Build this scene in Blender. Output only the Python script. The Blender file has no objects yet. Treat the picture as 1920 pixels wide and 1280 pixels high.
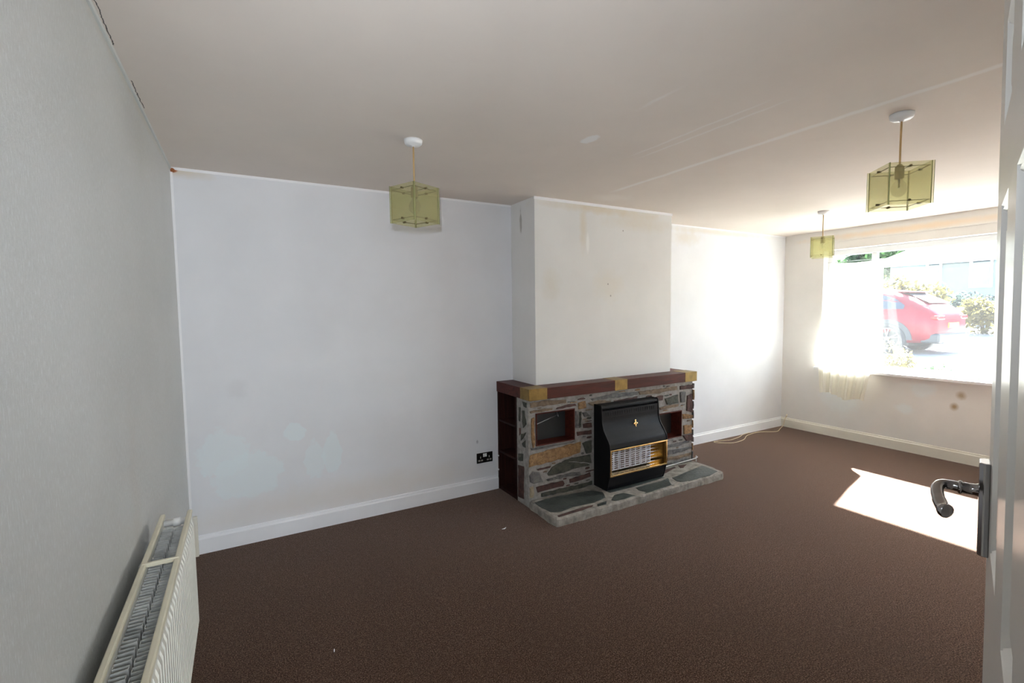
import bpy, bmesh, math, random
from mathutils import Vector, Matrix
from math import sin, cos, pi, radians
random.seed(7)
S = bpy.context.scene
COL = S.collection

# ------------------------------------------------------------------ camera
f_px, yaw, pitch, roll = 889.57, 0.5172, -0.066, -0.0117
CAM = Vector((0.3343, -3.5293, 1.521))
fw = Vector((sin(yaw)*cos(pitch), cos(yaw)*cos(pitch), sin(pitch)))
rt = Vector((cos(yaw), -sin(yaw), 0)); up = rt.cross(fw)
r2 = rt*cos(roll) + up*sin(roll); u2 = -rt*sin(roll) + up*cos(roll)
cd = bpy.data.cameras.new('camera'); cam = bpy.data.objects.new('camera', cd); COL.objects.link(cam)
cam.matrix_world = Matrix(((r2.x, u2.x, -fw.x, CAM.x), (r2.y, u2.y, -fw.y, CAM.y), (r2.z, u2.z, -fw.z, CAM.z), (0, 0, 0, 1)))
cd.sensor_width = 36; cd.lens = f_px/1920*36; cd.clip_start = 0.02; cd.clip_end = 400
S.camera = cam
# ------------------------------------------------------------------ world, sun, lamps, exposure
W = bpy.data.worlds.new('sky'); S.world = W; W.use_nodes = True
wn = W.node_tree.nodes; wl = W.node_tree.links
bg = wn['Background']; sky = wn.new('ShaderNodeTexSky'); sky.sky_type = 'NISHITA'; sky.sun_disc = False
sky.sun_elevation = radians(40); sky.sun_rotation = radians(75); sky.dust_density = 1.5
wl.new(sky.outputs[0], bg.inputs[0]); bg.inputs[1].default_value = 1.7
SUN_DIR = Vector((-1, -0.29, -0.87)).normalized()
sd = bpy.data.lights.new('sun', 'SUN'); sd.energy = 150; sd.angle = radians(0.6); sd.color = (0.96, 0.985, 1.0)
so = bpy.data.objects.new('sun', sd); COL.objects.link(so); so.rotation_euler = SUN_DIR.to_track_quat('-Z', 'Y').to_euler()
# the photographer's flash, just above the lens
fd = bpy.data.lights.new('camera_flash', 'SPOT'); fd.energy = 108; fd.spot_size = radians(112); fd.spot_blend = 1.0; fd.shadow_soft_size = 0.012; fd.color = (0.84, 0.92, 1.0)
fo = bpy.data.objects.new('camera_flash', fd); COL.objects.link(fo); fo.location = CAM + u2*0.126 - r2*0.03; fo.rotation_euler = (fw + 0.12*u2).to_track_quat('-Z', 'Y').to_euler()
# soft cool fill lamp added in the unseen hall behind the doorway
hd = bpy.data.lights.new('hall_fill_lamp', 'AREA'); hd.shape = 'RECTANGLE'; hd.size = 0.8; hd.size_y = 1.4; hd.energy = 52; hd.color = (0.85, 0.93, 1.0)
ho = bpy.data.objects.new('hall_fill_lamp', hd); COL.objects.link(ho); ho.location = (0.75, -5.2, 1.25); ho.rotation_euler = (radians(90), 0, 0)
S.view_settings.view_transform = 'Standard'; S.view_settings.look = 'None'; S.view_settings.gamma = 1
S.view_settings.use_curve_mapping = False; S.view_settings.exposure = 0.0
S.cycles.use_denoising = True; S.cycles.max_bounces = 14; S.cycles.diffuse_bounces = 8; S.cycles.glossy_bounces = 6
S.cycles.transparent_max_bounces = 24; S.cycles.transmission_bounces = 8
S.cycles.sample_clamp_indirect = 12; S.cycles.caustics_reflective = False; S.cycles.caustics_refractive = False

# ------------------------------------------------------------------ material helpers
class NT:
    def __init__(s, name):
        s.m = bpy.data.materials.new(name); s.m.use_nodes = True
        s.n = s.m.node_tree.nodes; s.l = s.m.node_tree.links; s.b = s.n['Principled BSDF']; s.co = None
    def coord(s):
        if s.co is None: s.co = s.n.new('ShaderNodeTexCoord')
        return s.co.outputs['Object']
    def noise(s, scale, detail=4, rough=0.6, vec=None, dist=0.0):
        t = s.n.new('ShaderNodeTexNoise'); t.inputs['Scale'].default_value = scale; t.inputs['Detail'].default_value = detail
        t.inputs['Roughness'].default_value = rough; t.inputs['Distortion'].default_value = dist
        s.l.new(vec or s.coord(), t.inputs['Vector']); return t.outputs['Fac']
    def scaled(s, sc):
        m = s.n.new('ShaderNodeMapping'); m.inputs['Scale'].default_value = sc; s.l.new(s.coord(), m.inputs['Vector']); return m.outputs[0]
    def ramp(s, fac, stops):
        r = s.n.new('ShaderNodeValToRGB'); e = r.color_ramp.elements
        while len(e) < len(stops): e.new(0.5)
        for i, (p, c) in enumerate(stops): e[i].position = p; e[i].color = (*c, 1)
        s.l.new(fac, r.inputs[0]); return r.outputs[0]
    def mix(s, fac, a, b):
        m = s.n.new('ShaderNodeMix'); m.data_type = 'RGBA'
        if isinstance(fac, (int, float)): m.inputs[0].default_value = fac
        else: s.l.new(fac, m.inputs[0])
        for k, v in ((6, a), (7, b)):
            if isinstance(v, tuple): m.inputs[k].default_value = (*v, 1)
            else: s.l.new(v, m.inputs[k])
        return m.outputs[2]
    def math(s, op, a, b=0.0, c=None):
        m = s.n.new('ShaderNodeMath'); m.operation = op
        for i, v in enumerate((a, b) if c is None else (a, b, c)):
            if isinstance(v, (int, float)): m.inputs[i].default_value = v
            else: s.l.new(v, m.inputs[i])
        return m.outputs[0]
    def rng(s, v, a, b, c=0.0, d=1.0):
        m = s.n.new('ShaderNodeMapRange'); s.l.new(v, m.inputs[0])
        for i, q in enumerate((a, b, c, d)): m.inputs[i+1].default_value = q
        return m.outputs[0]
    def xyz(s):
        q = s.n.new('ShaderNodeSeparateXYZ'); s.l.new(s.coord(), q.inputs[0]); return q.outputs
    def blob(s, c, r, soft=0.5, wob=0.5, nscale=9.0):
        a = s.n.new('ShaderNodeVectorMath'); a.operation = 'SUBTRACT'; s.l.new(s.coord(), a.inputs[0]); a.inputs[1].default_value = c
        d = s.n.new('ShaderNodeVectorMath'); d.operation = 'DIVIDE'; s.l.new(a.outputs[0], d.inputs[0]); d.inputs[1].default_value = r
        ln = s.n.new('ShaderNodeVectorMath'); ln.operation = 'LENGTH'; s.l.new(d.outputs[0], ln.inputs[0])
        v = s.math('ADD', ln.outputs['Value'], s.math('MULTIPLY', s.math('SUBTRACT', s.noise(nscale, 3), 0.5), wob*2))
        return s.rng(v, 1.0, 1.0-soft)
    def col(s, c):
        if isinstance(c, tuple): s.b.inputs['Base Color'].default_value = (*c, 1)
        else: s.l.new(c, s.b.inputs['Base Color'])
    def setp(s, rough=0.5, metal=0.0, spec=0.5):
        s.b.inputs['Roughness'].default_value = rough; s.b.inputs['Metallic'].default_value = metal
        s.b.inputs['Specular IOR Level'].default_value = spec
    def bump(s, h, strength=0.3, dist=0.01):
        b = s.n.new('ShaderNodeBump'); b.inputs['Strength'].default_value = strength; b.inputs['Distance'].default_value = dist
        s.l.new(h, b.inputs['Height']); s.l.new(b.outputs[0], s.b.inputs['Normal'])

def simple(name, c, rough=0.5, metal=0.0, var=0.0, vs=8.0, bump=0.0, bs=60.0, spec=0.5):
    t = NT(name); t.setp(rough, metal, spec)
    if var:
        lo = tuple(x*(1-var) for x in c); hi = tuple(min(1, x*(1+var)) for x in c)
        t.col(t.ramp(t.noise(vs, 5), [(0.3, lo), (0.7, hi)]))
    else: t.col(c)
    if bump: t.bump(t.noise(bs, 4), bump, 0.004)
    return t.m

def wall_paint(name, base, blobs=(), lo=0.94, vs=2.2, bumpk=0.12):
    t = NT(name); t.setp(0.85, 0, 0.25)
    c = t.mix(t.rng(t.noise(vs, 4, 0.55), 0.35, 0.7), tuple(x*lo for x in base), base)
    for (ctr, rad, colr, amt, soft, wob) in blobs:
        c = t.mix(t.math('MULTIPLY', t.blob(ctr, rad, soft, wob), amt), c, colr)
    t.col(c); t.bump(t.noise(140, 3), bumpk, 0.002)
    return t.m
WB = (0.80, 0.80, 0.80)
YEL = (0.66, 0.56, 0.40); LT = (0.76, 0.85, 0.88); BR = (0.36, 0.24, 0.10)
M = {}
M['wall_back'] = wall_paint('painted plaster back wall', (0.79, 0.80, 0.83), [
    ((0.33, 0, 0.45), (0.22, .2, 0.17), LT, 0.55, 0.12, 0.55), ((0.20, 0, 0.62), (0.15, .2, 0.16), LT, 0.5, 0.15, 0.6),
    ((0.62, 0, 0.70), (0.07, .2, 0.07), LT, 0.6, 0.12, 0.6), ((0.86, 0, 0.52), (0.07, .2, 0.16), LT, 0.6, 0.12, 0.5), ((0.74, 0, 0.48), (0.07, .2, 0.14), LT, 0.5, 0.12, 0.6),
    ((0.29, 0, 1.02), (0.07, .2, 0.10), (0.66, .66, .68), 0.4, 0.6, 0.7), ((1.998, 0, 0.43), (0.012, .2, 0.02), (0.35, .36, .4), 0.7, 0.6, 0.2),
    ((0.9, 0, 0.2), (1.4, .2, 0.16), (0.74, .68, .62), 0.5, 0.8, 0.3),
    ((0.06, 0, 2.38), (0.22, .2, 0.05), YEL, 0.55, 0.8, 0.5), ((0.012, 0, 2.385), (0.03, .2, 0.02), (0.42, .13, .03), 1.0, 0.4, 0.2),
    ((4.5, 0, 2.27), (0.28, .2, 0.10), YEL, 0.35, 0.8, 0.6), ((5.0, 0, 2.36), (1.2, .2, 0.04), YEL, 0.4, 0.8, 0.4)])
M['wall_breast'] = wall_paint('painted plaster chimney breast', (0.78, 0.775, 0.76), [
    ((2.82, -0.37, 2.22), (0.05, .3, 0.25), YEL, 0.45, 0.8, 0.6), ((3.0, -0.37, 2.36), (0.75, .3, 0.05), YEL, 0.55, 0.8, 0.5),
    ((3.45, -0.37, 2.28), (0.45, .3, 0.10), YEL, 0.30, 0.8, 0.5), ((2.87, -0.37, 2.07), (0.02, .3, 0.10), (0.86, .86, .84), 0.7, 0.5, 0.3),
    ((3.1, -0.37, 1.72), (0.22, .3, 0.16), (0.74, .68, .58), 0.4, 0.7, 0.6), ((2.50, -0.37, 1.72), (0.12, .3, 0.14), YEL, 0.25, 0.8, 0.6),
    ((3.09, -0.37, 1.735), (0.008, .3, 0.01), (0.3, .28, .25), 0.8, 0.5, 0.1), ((3.12, -0.37, 1.635), (0.008, .3, 0.01), (0.3, .28, .25), 0.8, 0.5, 0.1),
    ((3.26, -0.37, 2.2), (0.008, .3, 0.01), (0.3, .28, .25), 0.8, 0.5, 0.1),
    ((2.34, -0.16, 2.26), (0.05, 0.02, 0.12), (0.35, .33, .30), 0.8, 0.5, 0.8)])
M['wall_right'] = wall_paint('painted plaster window wall', (0.78, 0.76, 0.73), [
    ((6.306, -1.742, 0.65), (0.3, .045, 0.05), BR, 0.7, 0.8, 0.5), ((6.306, -1.695, 0.535), (0.3, .04, 0.045), BR, 0.85, 0.8, 0.3),
    ((6.306, -1.3, 0.45), (0.3, .10, 0.06), LT, 0.4, 0.5, 0.6), ((6.306, -1.45, 0.66), (0.3, .12, 0.10), LT, 0.45, 0.5, 0.6),
    ((6.306, -0.7, 0.45), (0.3, .25, 0.2), LT, 0.35, 0.6, 0.6), ((6.306, -1.3, 2.31), (0.3, 1.2, 0.045), (0.80, .60, .40), 0.6, 0.8, 0.4)], 0.95, 3)
M['wall_plain'] = wall_paint('painted plaster', (0.78, 0.77, 0.75))
# textured wallpaper of the left wall: fibrous vertical strands with a slight sheen
t = NT('textured wallpaper'); t.setp(0.38, 0, 0.5)
c = t.mix(t.rng(t.noise(1.6, 3), 0.35, 0.7), (0.575, 0.58, 0.565), (0.635, 0.64, 0.63))
fl = t.noise(1, 5, 0.8, t.scaled((1, 210, 45)))
c = t.mix(t.rng(fl, 0.52, 0.74), c, (0.80, 0.83, 0.85))
c = t.mix(t.math('MULTIPLY', t.rng(fl, 0.48, 0.30), 0.35), c, (0.46, 0.47, 0.46))
c = t.mix(t.math('MULTIPLY', t.blob((0, -1.55, 0.9), (.3, .10, .5), 0.8, 0.5), 0.25), c, (0.58, 0.52, 0.47))
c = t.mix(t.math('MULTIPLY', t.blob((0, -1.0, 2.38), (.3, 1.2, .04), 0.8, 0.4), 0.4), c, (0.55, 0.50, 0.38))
t.col(c)
h = t.math('ADD', t.noise(1, 6, 0.75, t.scaled((1, 170, 34))), t.math('MULTIPLY', t.noise(60, 4), 0.6)); t.bump(h, 0.85, 0.005)
seam = t.math('LESS_THAN', t.math('ABSOLUTE', t.math('ADD', t.xyz()[1], 1.93)), 0.0012)
M['wallpaper'] = t.m
# ceiling
t = NT('painted board ceiling'); t.setp(0.9, 0, 0.2)
base = (0.76, 0.69, 0.63)
c = t.mix(t.rng(t.noise(1.3, 4), 0.35, 0.7), tuple(x*0.93 for x in base), base)
x, y, z = t.xyz()
wob = t.math('MULTIPLY', t.math('SUBTRACT', t.noise(7, 3), 0.5), 0.03)
def band(x0, w, ya, yb, sl=0.0):
    d = t.math('ABSOLUTE', t.math('ADD', t.math('SUBTRACT', t.math('ADD', x, t.math('MULTIPLY', y, sl)), x0), wob))
    f = t.rng(d, w, w*0.35)
    f = t.math('MULTIPLY', f, t.rng(y, yb+0.05, yb-0.1)); return t.math('MULTIPLY', f, t.rng(y, ya-0.05, ya+0.1))
for (x0, w, ya, yb, amt, sl) in ((2.805, .028, -3.5, -0.75, .60, 0), (2.33, .012, -2.25, -1.45, .4, 0), (2.40, .012, -2.3, -1.45, .4, 0),
                                 (1.90, .014, -2.15, -1.95, .4, 0), (5.75, .02, -3.4, -1.5, .35, 0.93)):
    c = t.mix(t.math('MULTIPLY', band(x0, w, ya, yb, sl), amt), c, (0.86, 0.85, 0.84))
c = t.mix(t.math('MULTIPLY', t.blob((1.945, -1.54, 2.4), (.04, .075, .3), 0.3, 0.3, 30), 0.7), c, (0.86, 0.87, 0.88))
c = t.mix(t.math('MULTIPLY', t.blob((2.92, -0.6, 2.4), (.20, .14, .3), 0.7, 0.6), 0.35), c, (0.86, 0.83, 0.78))
crack = t.math('LESS_THAN', t.math('ABSOLUTE', t.math('SUBTRACT', t.math('ADD', x, t.math('MULTIPLY', t.math('SUBTRACT', t.noise(9, 4, 0.7), 0.5), 0.03)), 0.013)), 0.0016)
seg = t.math('ADD', t.math('LESS_THAN', t.math('ABSOLUTE', t.math('ADD', y, 1.08)), 0.14), t.math('LESS_THAN', t.math('ABSOLUTE', t.math('ADD', y, 1.64)), 0.15))
crack = t.math('MULTIPLY', crack, seg)
c = t.mix(crack, c, (0.12, 0.11, 0.10)); t.col(c); t.bump(t.noise(90, 3), 0.1, 0.002)
M['ceiling'] = t.m
# carpet
t = NT('brown twist carpet'); t.setp(1.0, 0, 0.05); t.b.inputs['Sheen Weight'].default_value = 0.68; t.b.inputs['Sheen Roughness'].default_value = 0.28; t.b.inputs['Sheen Tint'].default_value = (0.75, 0.6, 0.52, 1)
c = t.ramp(t.noise(170, 3, 0.9), [(0.37, (0.009, 0.004, 0.003)), (0.52, (0.066, 0.036, 0.024)), (0.65, (0.27, 0.168, 0.122))])
c = t.mix(t.math('MULTIPLY', t.rng(t.noise(1.4, 5, 0.6), 0.4, 0.75), 0.45), c, (0.060, 0.036, 0.026))
c = t.mix(t.math('MULTIPLY', t.rng(t.noise(38, 4, 0.8), 0.52, 0.75), 0.5), c, (0.17, 0.115, 0.09))
c = t.mix(t.math('MULTIPLY', t.blob((5.9, -1.75, 0), (.12, .35, .3), 0.8, 0.4), 0.55), c, (0.075, 0.042, 0.022))
t.col(c); t.bump(t.noise(260, 2, 0.8), 0.5, 0.004)
M['carpet'] = t.m
M['gloss'] = simple('white gloss paint', (0.86, 0.87, 0.90), 0.35, 0, 0.03, 3)
M['gloss_cream'] = simple('aged cream gloss paint', (0.78, 0.75, 0.66), 0.4, 0, 0.05, 3)
M['trimwhite'] = simple('white edging paint', (0.88, 0.88, 0.90), 0.6)
M['sillpaint'] = simple('white sill paint', (0.82, 0.82, 0.82), 0.35)
M['upvc'] = simple('white window frame', (0.82, 0.83, 0.84), 0.35)
t = NT('white door paint'); t.setp(0.30, 0, 0.30); t.col(t.mix(t.noise(2, 3), (0.66, 0.65, 0.62), (0.72, 0.71, 0.69)))
t.bump(t.noise(1, 5, 0.6, t.scaled((60, 60, 3))), 0.10, 0.002); M['door'] = t.m
M['rad'] = simple('cream radiator enamel', (0.76, 0.76, 0.70), 0.35, 0, 0.04, 5)
M['radedge'] = simple('yellowed radiator edge enamel', (0.70, 0.66, 0.52), 0.4, 0, 0.08, 8)
M['fin'] = simple('dusty grey convector steel', (0.52, 0.53, 0.52), 0.5, 0.1, 0.35, 14)
M['plastic_w'] = simple('white plastic', (0.82, 0.82, 0.82), 0.35)
M['brass'] = simple('brushed brass', (0.25, 0.16, 0.045), 0.45, 0.6, 0.30, 14, 0.1, 30)
M['gold'] = simple('polished brass trim', (0.70, 0.52, 0.24), 0.22, 1.0, 0.08)
t = NT('mahogany'); t.setp(0.45, 0, 0.22)
g = t.noise(1, 6, 0.65, t.scaled((2.0, 30, 30)), 1.2); t.col(t.ramp(g, [(0.3, (0.040, 0.008, 0.005)), (0.7, (0.105, 0.022, 0.014))])); M['mahogany'] = t.m
t = NT('dark mahogany'); t.setp(0.6, 0, 0.15); g = t.noise(1, 6, 0.65, t.scaled((30, 30, 2)), 1.0)
t.col(t.ramp(g, [(0.3, (0.014, 0.005, 0.004)), (0.7, (0.040, 0.012, 0.009))])); M['mahogany_dark'] = t.m
M['slot_dark'] = simple('charcoal recess', (0.02, 0.022, 0.022), 0.6)
M['mortar'] = simple('grey mortar', (0.275, 0.26, 0.24), 0.95, 0, 0.3, 24, 0.9, 60)
M['cement'] = simple('worn pale cement', (0.265, 0.245, 0.215), 0.95, 0, 0.40, 16, 0.9, 50)
def stone(name, a, b, vs=18, rough=0.8):
    t = NT(name); t.setp(rough, 0, 0.4); t.col(t.ramp(t.noise(vs, 6, 0.7, None, 0.6), [(0.3, a), (0.7, b)])); t.bump(t.noise(45, 5, 0.7), 0.8, 0.008); return t.m
M['st_tan'] = stone('tan stone', (0.07, 0.05, 0.033), (0.27, 0.19, 0.125))
M['st_purple'] = stone('purple brown stone', (0.028, 0.016, 0.014), (0.125, 0.060, 0.048))
M['st_orange'] = stone('orange sandstone', (0.10, 0.05, 0.02), (0.42, 0.25, 0.11), 30)
M['st_grey'] = stone('grey slate stone', (0.045, 0.045, 0.045), (0.20, 0.19, 0.18))
M['st_green'] = stone('green grey slate', (0.022, 0.026, 0.022), (0.105, 0.105, 0.08))
M['st_cream'] = stone('cream stone', (0.24, 0.19, 0.12), (0.40, 0.33, 0.23))
M['st_slate'] = stone('dark hearth slate', (0.030, 0.036, 0.032), (0.085, 0.098, 0.088), 7, 0.42)
t = NT('satin black steel'); t.setp(0.48, 0.0, 0.16); t.col((0.006, 0.006, 0.007)); M['black'] = t.m
M['vent_dark'] = simple('dark vent', (0.003, 0.003, 0.003), 0.8)
M['ceramic'] = simple('white fireclay radiant', (0.62, 0.62, 0.66), 0.7, 0, 0.15, 40)
M['radslot'] = simple('scorched slot', (0.09, 0.05, 0.035), 0.9)
M['chrome'] = simple('bright chrome wire', (0.75, 0.75, 0.76), 0.16, 1.0)
M['nickel'] = simple('dark polished nickel', (0.30, 0.29, 0.29), 0.16, 1.0)
M['steelrod'] = simple('grey steel rod', (0.45, 0.45, 0.46), 0.35, 0.8)
M['wire'] = simple('dark antique brass wire', (0.16, 0.13, 0.07), 0.4, 0.9)
M['cordgold'] = simple('gold flex', (0.55, 0.36, 0.16), 0.5)
M['socket_black'] = simple('black nickel plate', (0.03, 0.028, 0.025), 0.25, 0.6)
M['cable'] = simple('cream cable', (0.72, 0.60, 0.40), 0.5)
M['rust'] = simple('rusty orange filler', (0.35, 0.12, 0.04), 0.9, 0, 0.4, 60)
M['paper'] = simple('white paper', (0.85, 0.85, 0.85), 0.8)
def tinted(name, tint, gl_rough=0.03, trans=0.85, diff=(0.5, 0.5, 0.3), dmix=0.25, wavy=0.0):
    t = NT(name); n, l = t.n, t.l; out = n['Material Output']
    tr = n.new('ShaderNodeBsdfTransparent'); tr.inputs[0].default_value = (*tint, 1)
    df = n.new('ShaderNodeBsdfDiffuse'); df.inputs[0].default_value = (*diff, 1)
    tl = n.new('ShaderNodeBsdfTranslucent'); tl.inputs[0].default_value = (*diff, 1)
    a = n.new('ShaderNodeMixShader'); a.inputs[0].default_value = 0.5; l.new(df.outputs[0], a.inputs[1]); l.new(tl.outputs[0], a.inputs[2])
    b = n.new('ShaderNodeMixShader'); b.inputs[0].default_value = dmix; l.new(tr.outputs[0], b.inputs[1]); l.new(a.outputs[0], b.inputs[2])
    g = n.new('ShaderNodeBsdfGlossy'); g.inputs['Roughness'].default_value = gl_rough
    lw = n.new('ShaderNodeLayerWeight'); lw.inputs[0].default_value = 0.5; fr = n.new('ShaderNodeMath'); fr.operation = 'MULTIPLY_ADD'; l.new(t.math('POWER', lw.outputs['Facing'], 4.0), fr.inputs[0]); fr.inputs[1].default_value = 0.45; fr.inputs[2].default_value = 0.03
    if wavy:
        bp = n.new('ShaderNodeBump'); bp.inputs['Strength'].default_value = wavy; bp.inputs['Distance'].default_value = 0.01
        l.new(t.noise(22, 2), bp.inputs['Height']); l.new(bp.outputs[0], g.inputs['Normal'])
    c_ = n.new('ShaderNodeMixShader'); l.new(fr.outputs[0], c_.inputs[0]); l.new(b.outputs[0], c_.inputs[1]); l.new(g.outputs[0], c_.inputs[2])
    l.new(c_.outputs[0], out.inputs[0]); return t.m
M['amber_glass'] = tinted('smoky olive glass', (0.955, 0.95, 0.83), 0.06, diff=(0.62, 0.60, 0.36), dmix=0.22, wavy=0.06)
M['green_edge'] = simple('green glass edge', (0.26, 0.29, 0.14), 0.25)
M['window_glass'] = tinted('clear window glass', (0.96, 0.98, 0.97), 0.0, diff=(0.6, 0.6, 0.6), dmix=0.015)
M['bulb'] = tinted('clear bulb glass', (0.92, 0.92, 0.90), 0.02, diff=(0.8, 0.8, 0.75), dmix=0.10)
M['bulb_hot'] = simple('bulb filament mount', (0.6, 0.6, 0.58), 0.3, 0.6)
t = NT('thin cream curtain cloth'); n, l = t.n, t.l
df = n.new('ShaderNodeBsdfDiffuse'); tl = n.new('ShaderNodeBsdfTranslucent'); tr = n.new('ShaderNodeBsdfTransparent')
df.inputs[0].default_value = (0.85, 0.82, 0.74, 1); tl.inputs[0].default_value = (0.87, 0.85, 0.77, 1)
a = n.new('ShaderNodeMixShader'); a.inputs[0].default_value = 0.55; l.new(df.outputs[0], a.inputs[1]); l.new(tl.outputs[0], a.inputs[2])
b = n.new('ShaderNodeMixShader'); b.inputs[0].default_value = 0.003; l.new(a.outputs[0], b.inputs[1]); l.new(tr.outputs[0], b.inputs[2])
l.new(b.outputs[0], n['Material Output'].inputs[0]); M['curtain'] = t.m

# ------------------------------------------------------------------ mesh helpers
def mat_list(me, mats):
    for m in (mats if isinstance(mats, (list, tuple)) else [mats]): me.materials.append(M[m] if isinstance(m, str) else m)
def obj(name, bm, mats, parent=None, smooth=False, bevel=0.0, kind=None, seg=2):
    bmesh.ops.recalc_face_normals(bm, faces=bm.faces)
    me = bpy.data.meshes.new(name); bm.to_mesh(me); bm.free(); mat_list(me, mats)
    if smooth:
        for p in me.polygons: p.use_smooth = True
    o = bpy.data.objects.new(name, me); COL.objects.link(o)
    if parent is not None: o.parent = parent
    if bevel:
        b = o.modifiers.new('bevel', 'BEVEL'); b.width = bevel; b.segments = seg; b.limit_method = 'ANGLE'; b.angle_limit = radians(35)
    if kind: o['kind'] = kind
    return o
def tag(o, label, cat, group=None, kind=None):
    o['label'] = label; o['category'] = cat
    if group: o['group'] = group
    if kind: o['kind'] = kind
    return o
def thing(name, label, cat, loc=(0, 0, 0), rz=0.0, group=None):
    o = bpy.data.objects.new(name, None); o.empty_display_size = 0.1; COL.objects.link(o)
    o.location = loc; o.rotation_euler = (0, 0, rz); return tag(o, label, cat, group)
def copy_tree(o, parent=None):
    c = o.copy(); COL.objects.link(c); c.parent = parent
    for ch in list(o.children): copy_tree(ch, c)
    return c
def box(bm, x0, x1, y0, y1, z0, z1, mi=0):
    v = [bm.verts.new((x, y, z)) for z in (z0, z1) for y in (y0, y1) for x in (x0, x1)]
    for q in ((0, 2, 3, 1), (4, 5, 7, 6), (0, 1, 5, 4), (2, 6, 7, 3), (0, 4, 6, 2), (1, 3, 7, 5)):
        f = bm.faces.new([v[i] for i in q]); f.material_index = mi
    return v
def B(): return bmesh.new()
def boxes(lst, mi=0):
    bm = B()
    for b in lst: box(bm, *b)
    return bm
def tube(bm, pts, r, n=8, mi=0, cap=True):
    pts = [Vector(p) for p in pts]; rr = r if isinstance(r, (list, tuple)) else [r]*len(pts)
    rings = []; ref = None
    for i, p in enumerate(pts):
        d = (pts[min(i+1, len(pts)-1)] - pts[max(i-1, 0)]).normalized()
        if ref is None:
            ref = Vector((0, 0, 1)) if abs(d.z) < 0.9 else Vector((1, 0, 0))
        a = d.cross(ref).normalized(); ref = a.cross(d).normalized() * 1.0
        b = ref
        rings.append([bm.verts.new(p + (a*cos(2*pi*k/n) + b*sin(2*pi*k/n))*rr[i]) for k in range(n)])
    for i in range(len(rings)-1):
        for k in range(n):
            f = bm.faces.new((rings[i][k], rings[i][(k+1) % n], rings[i+1][(k+1) % n], rings[i+1][k])); f.material_index = mi; f.smooth = True
    if cap:
        for R_ in (rings[0], rings[-1]):
            f = bm.faces.new(R_); f.material_index = mi
def lathe(bm, prof, c=(0, 0, 0), n=24, axis='z', mi=0):
    rings = []
    for (r, h) in prof:
        ring = []
        for k in range(n):
            a = 2*pi*k/n; p = (r*cos(a), r*sin(a), h) if axis == 'z' else ((h, r*cos(a), r*sin(a)) if axis == 'x' else (r*cos(a), h, r*sin(a)))
            ring.append(bm.verts.new(Vector(p)+Vector(c)))
        rings.append(ring)
    for i in range(len(rings)-1):
        for k in range(n):
            f = bm.faces.new((rings[i][k], rings[i][(k+1) % n], rings[i+1][(k+1) % n], rings[i+1][k])); f.material_index = mi; f.smooth = True
    for R_ in (rings[0], rings[-1]): bm.faces.new(R_).material_index = mi
def catmull(pts, k=6):
    P = [Vector(p) for p in pts]; P = [2*P[0]-P[1]] + P + [2*P[-1]-P[-2]]; out = []
    for i in range(1, len(P)-2):
        for j in range(k):
            u = j/k; a, b, c, d = P[i-1:i+3]
            out.append(0.5*((2*b) + (c-a)*u + (2*a-5*b+4*c-d)*u*u + (3*b-a-3*c+d)*u**3))
    out.append(P[-2]); return out
def extrude_profile(bm, prof, x0, x1, mi=0):
    """closed (y, z) profile extruded along x"""
    a = [bm.verts.new((x0, y, z)) for y, z in prof]; b = [bm.verts.new((x1, y, z)) for y, z in prof]; n = len(prof)
    for i in range(n): bm.faces.new((a[i], a[(i+1) % n], b[(i+1) % n], b[i])).material_index = mi
    bm.faces.new(a).material_index = mi; bm.faces.new(b).material_index = mi

# ------------------------------------------------------------------ room shell
L, H, YF = 6.306, 2.40, -3.50
WY0, WY1, WZ0, WZ1 = -2.95, -0.46, 0.80, 2.172      # window opening
DX0, DX1, DH = 0.06, 0.83, 2.07                      # doorway in the front wall
obj('floor', boxes([(-0.15, L+0.0, YF-2.2, 0.15, -0.12, 0.0)]), 'carpet', kind='structure')
obj('ceiling', boxes([(-0.15, L+0.3, YF-2.2, 0.3, H, H+0.12)]), 'ceiling', kind='structure')
obj('wall_left', boxes([(-0.15, 0, YF-2.2, 0.15, 0, H)]), 'wallpaper', kind='structure')
obj('wall_back', boxes([(0, L+0.3, 0, 0.25, 0, H)]), 'wall_back', kind='structure')
obj('wall_right', boxes([(L, L+0.2, WY1, 0, -0.3, H), (L, L+0.2, YF, WY0, -0.3, H), (L, L+0.2, WY0, WY1, -0.3, WZ0), (L, L+0.2, WY0, WY1, WZ1, H)]), 'wall_right', kind='structure')
obj('wall_front', boxes([(DX1, L+0.2, YF-0.14, YF, 0, H), (0, DX0, YF-0.14, YF, 0, H), (DX0, DX1, YF-0.14, YF, DH, H)]), 'wall_plain', kind='structure')
obj('wall_hall', boxes([(0, 2.0, YF-2.15, YF-2.0, 0, H), (1.9, 2.0, YF-2.0, YF-0.14, 0, H)]), 'wall_plain', kind='structure')
obj('wall_chimney_breast', boxes([(2.346, 3.860, -0.369, 0, 0, H)]), 'wall_breast', kind='structure')
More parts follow.
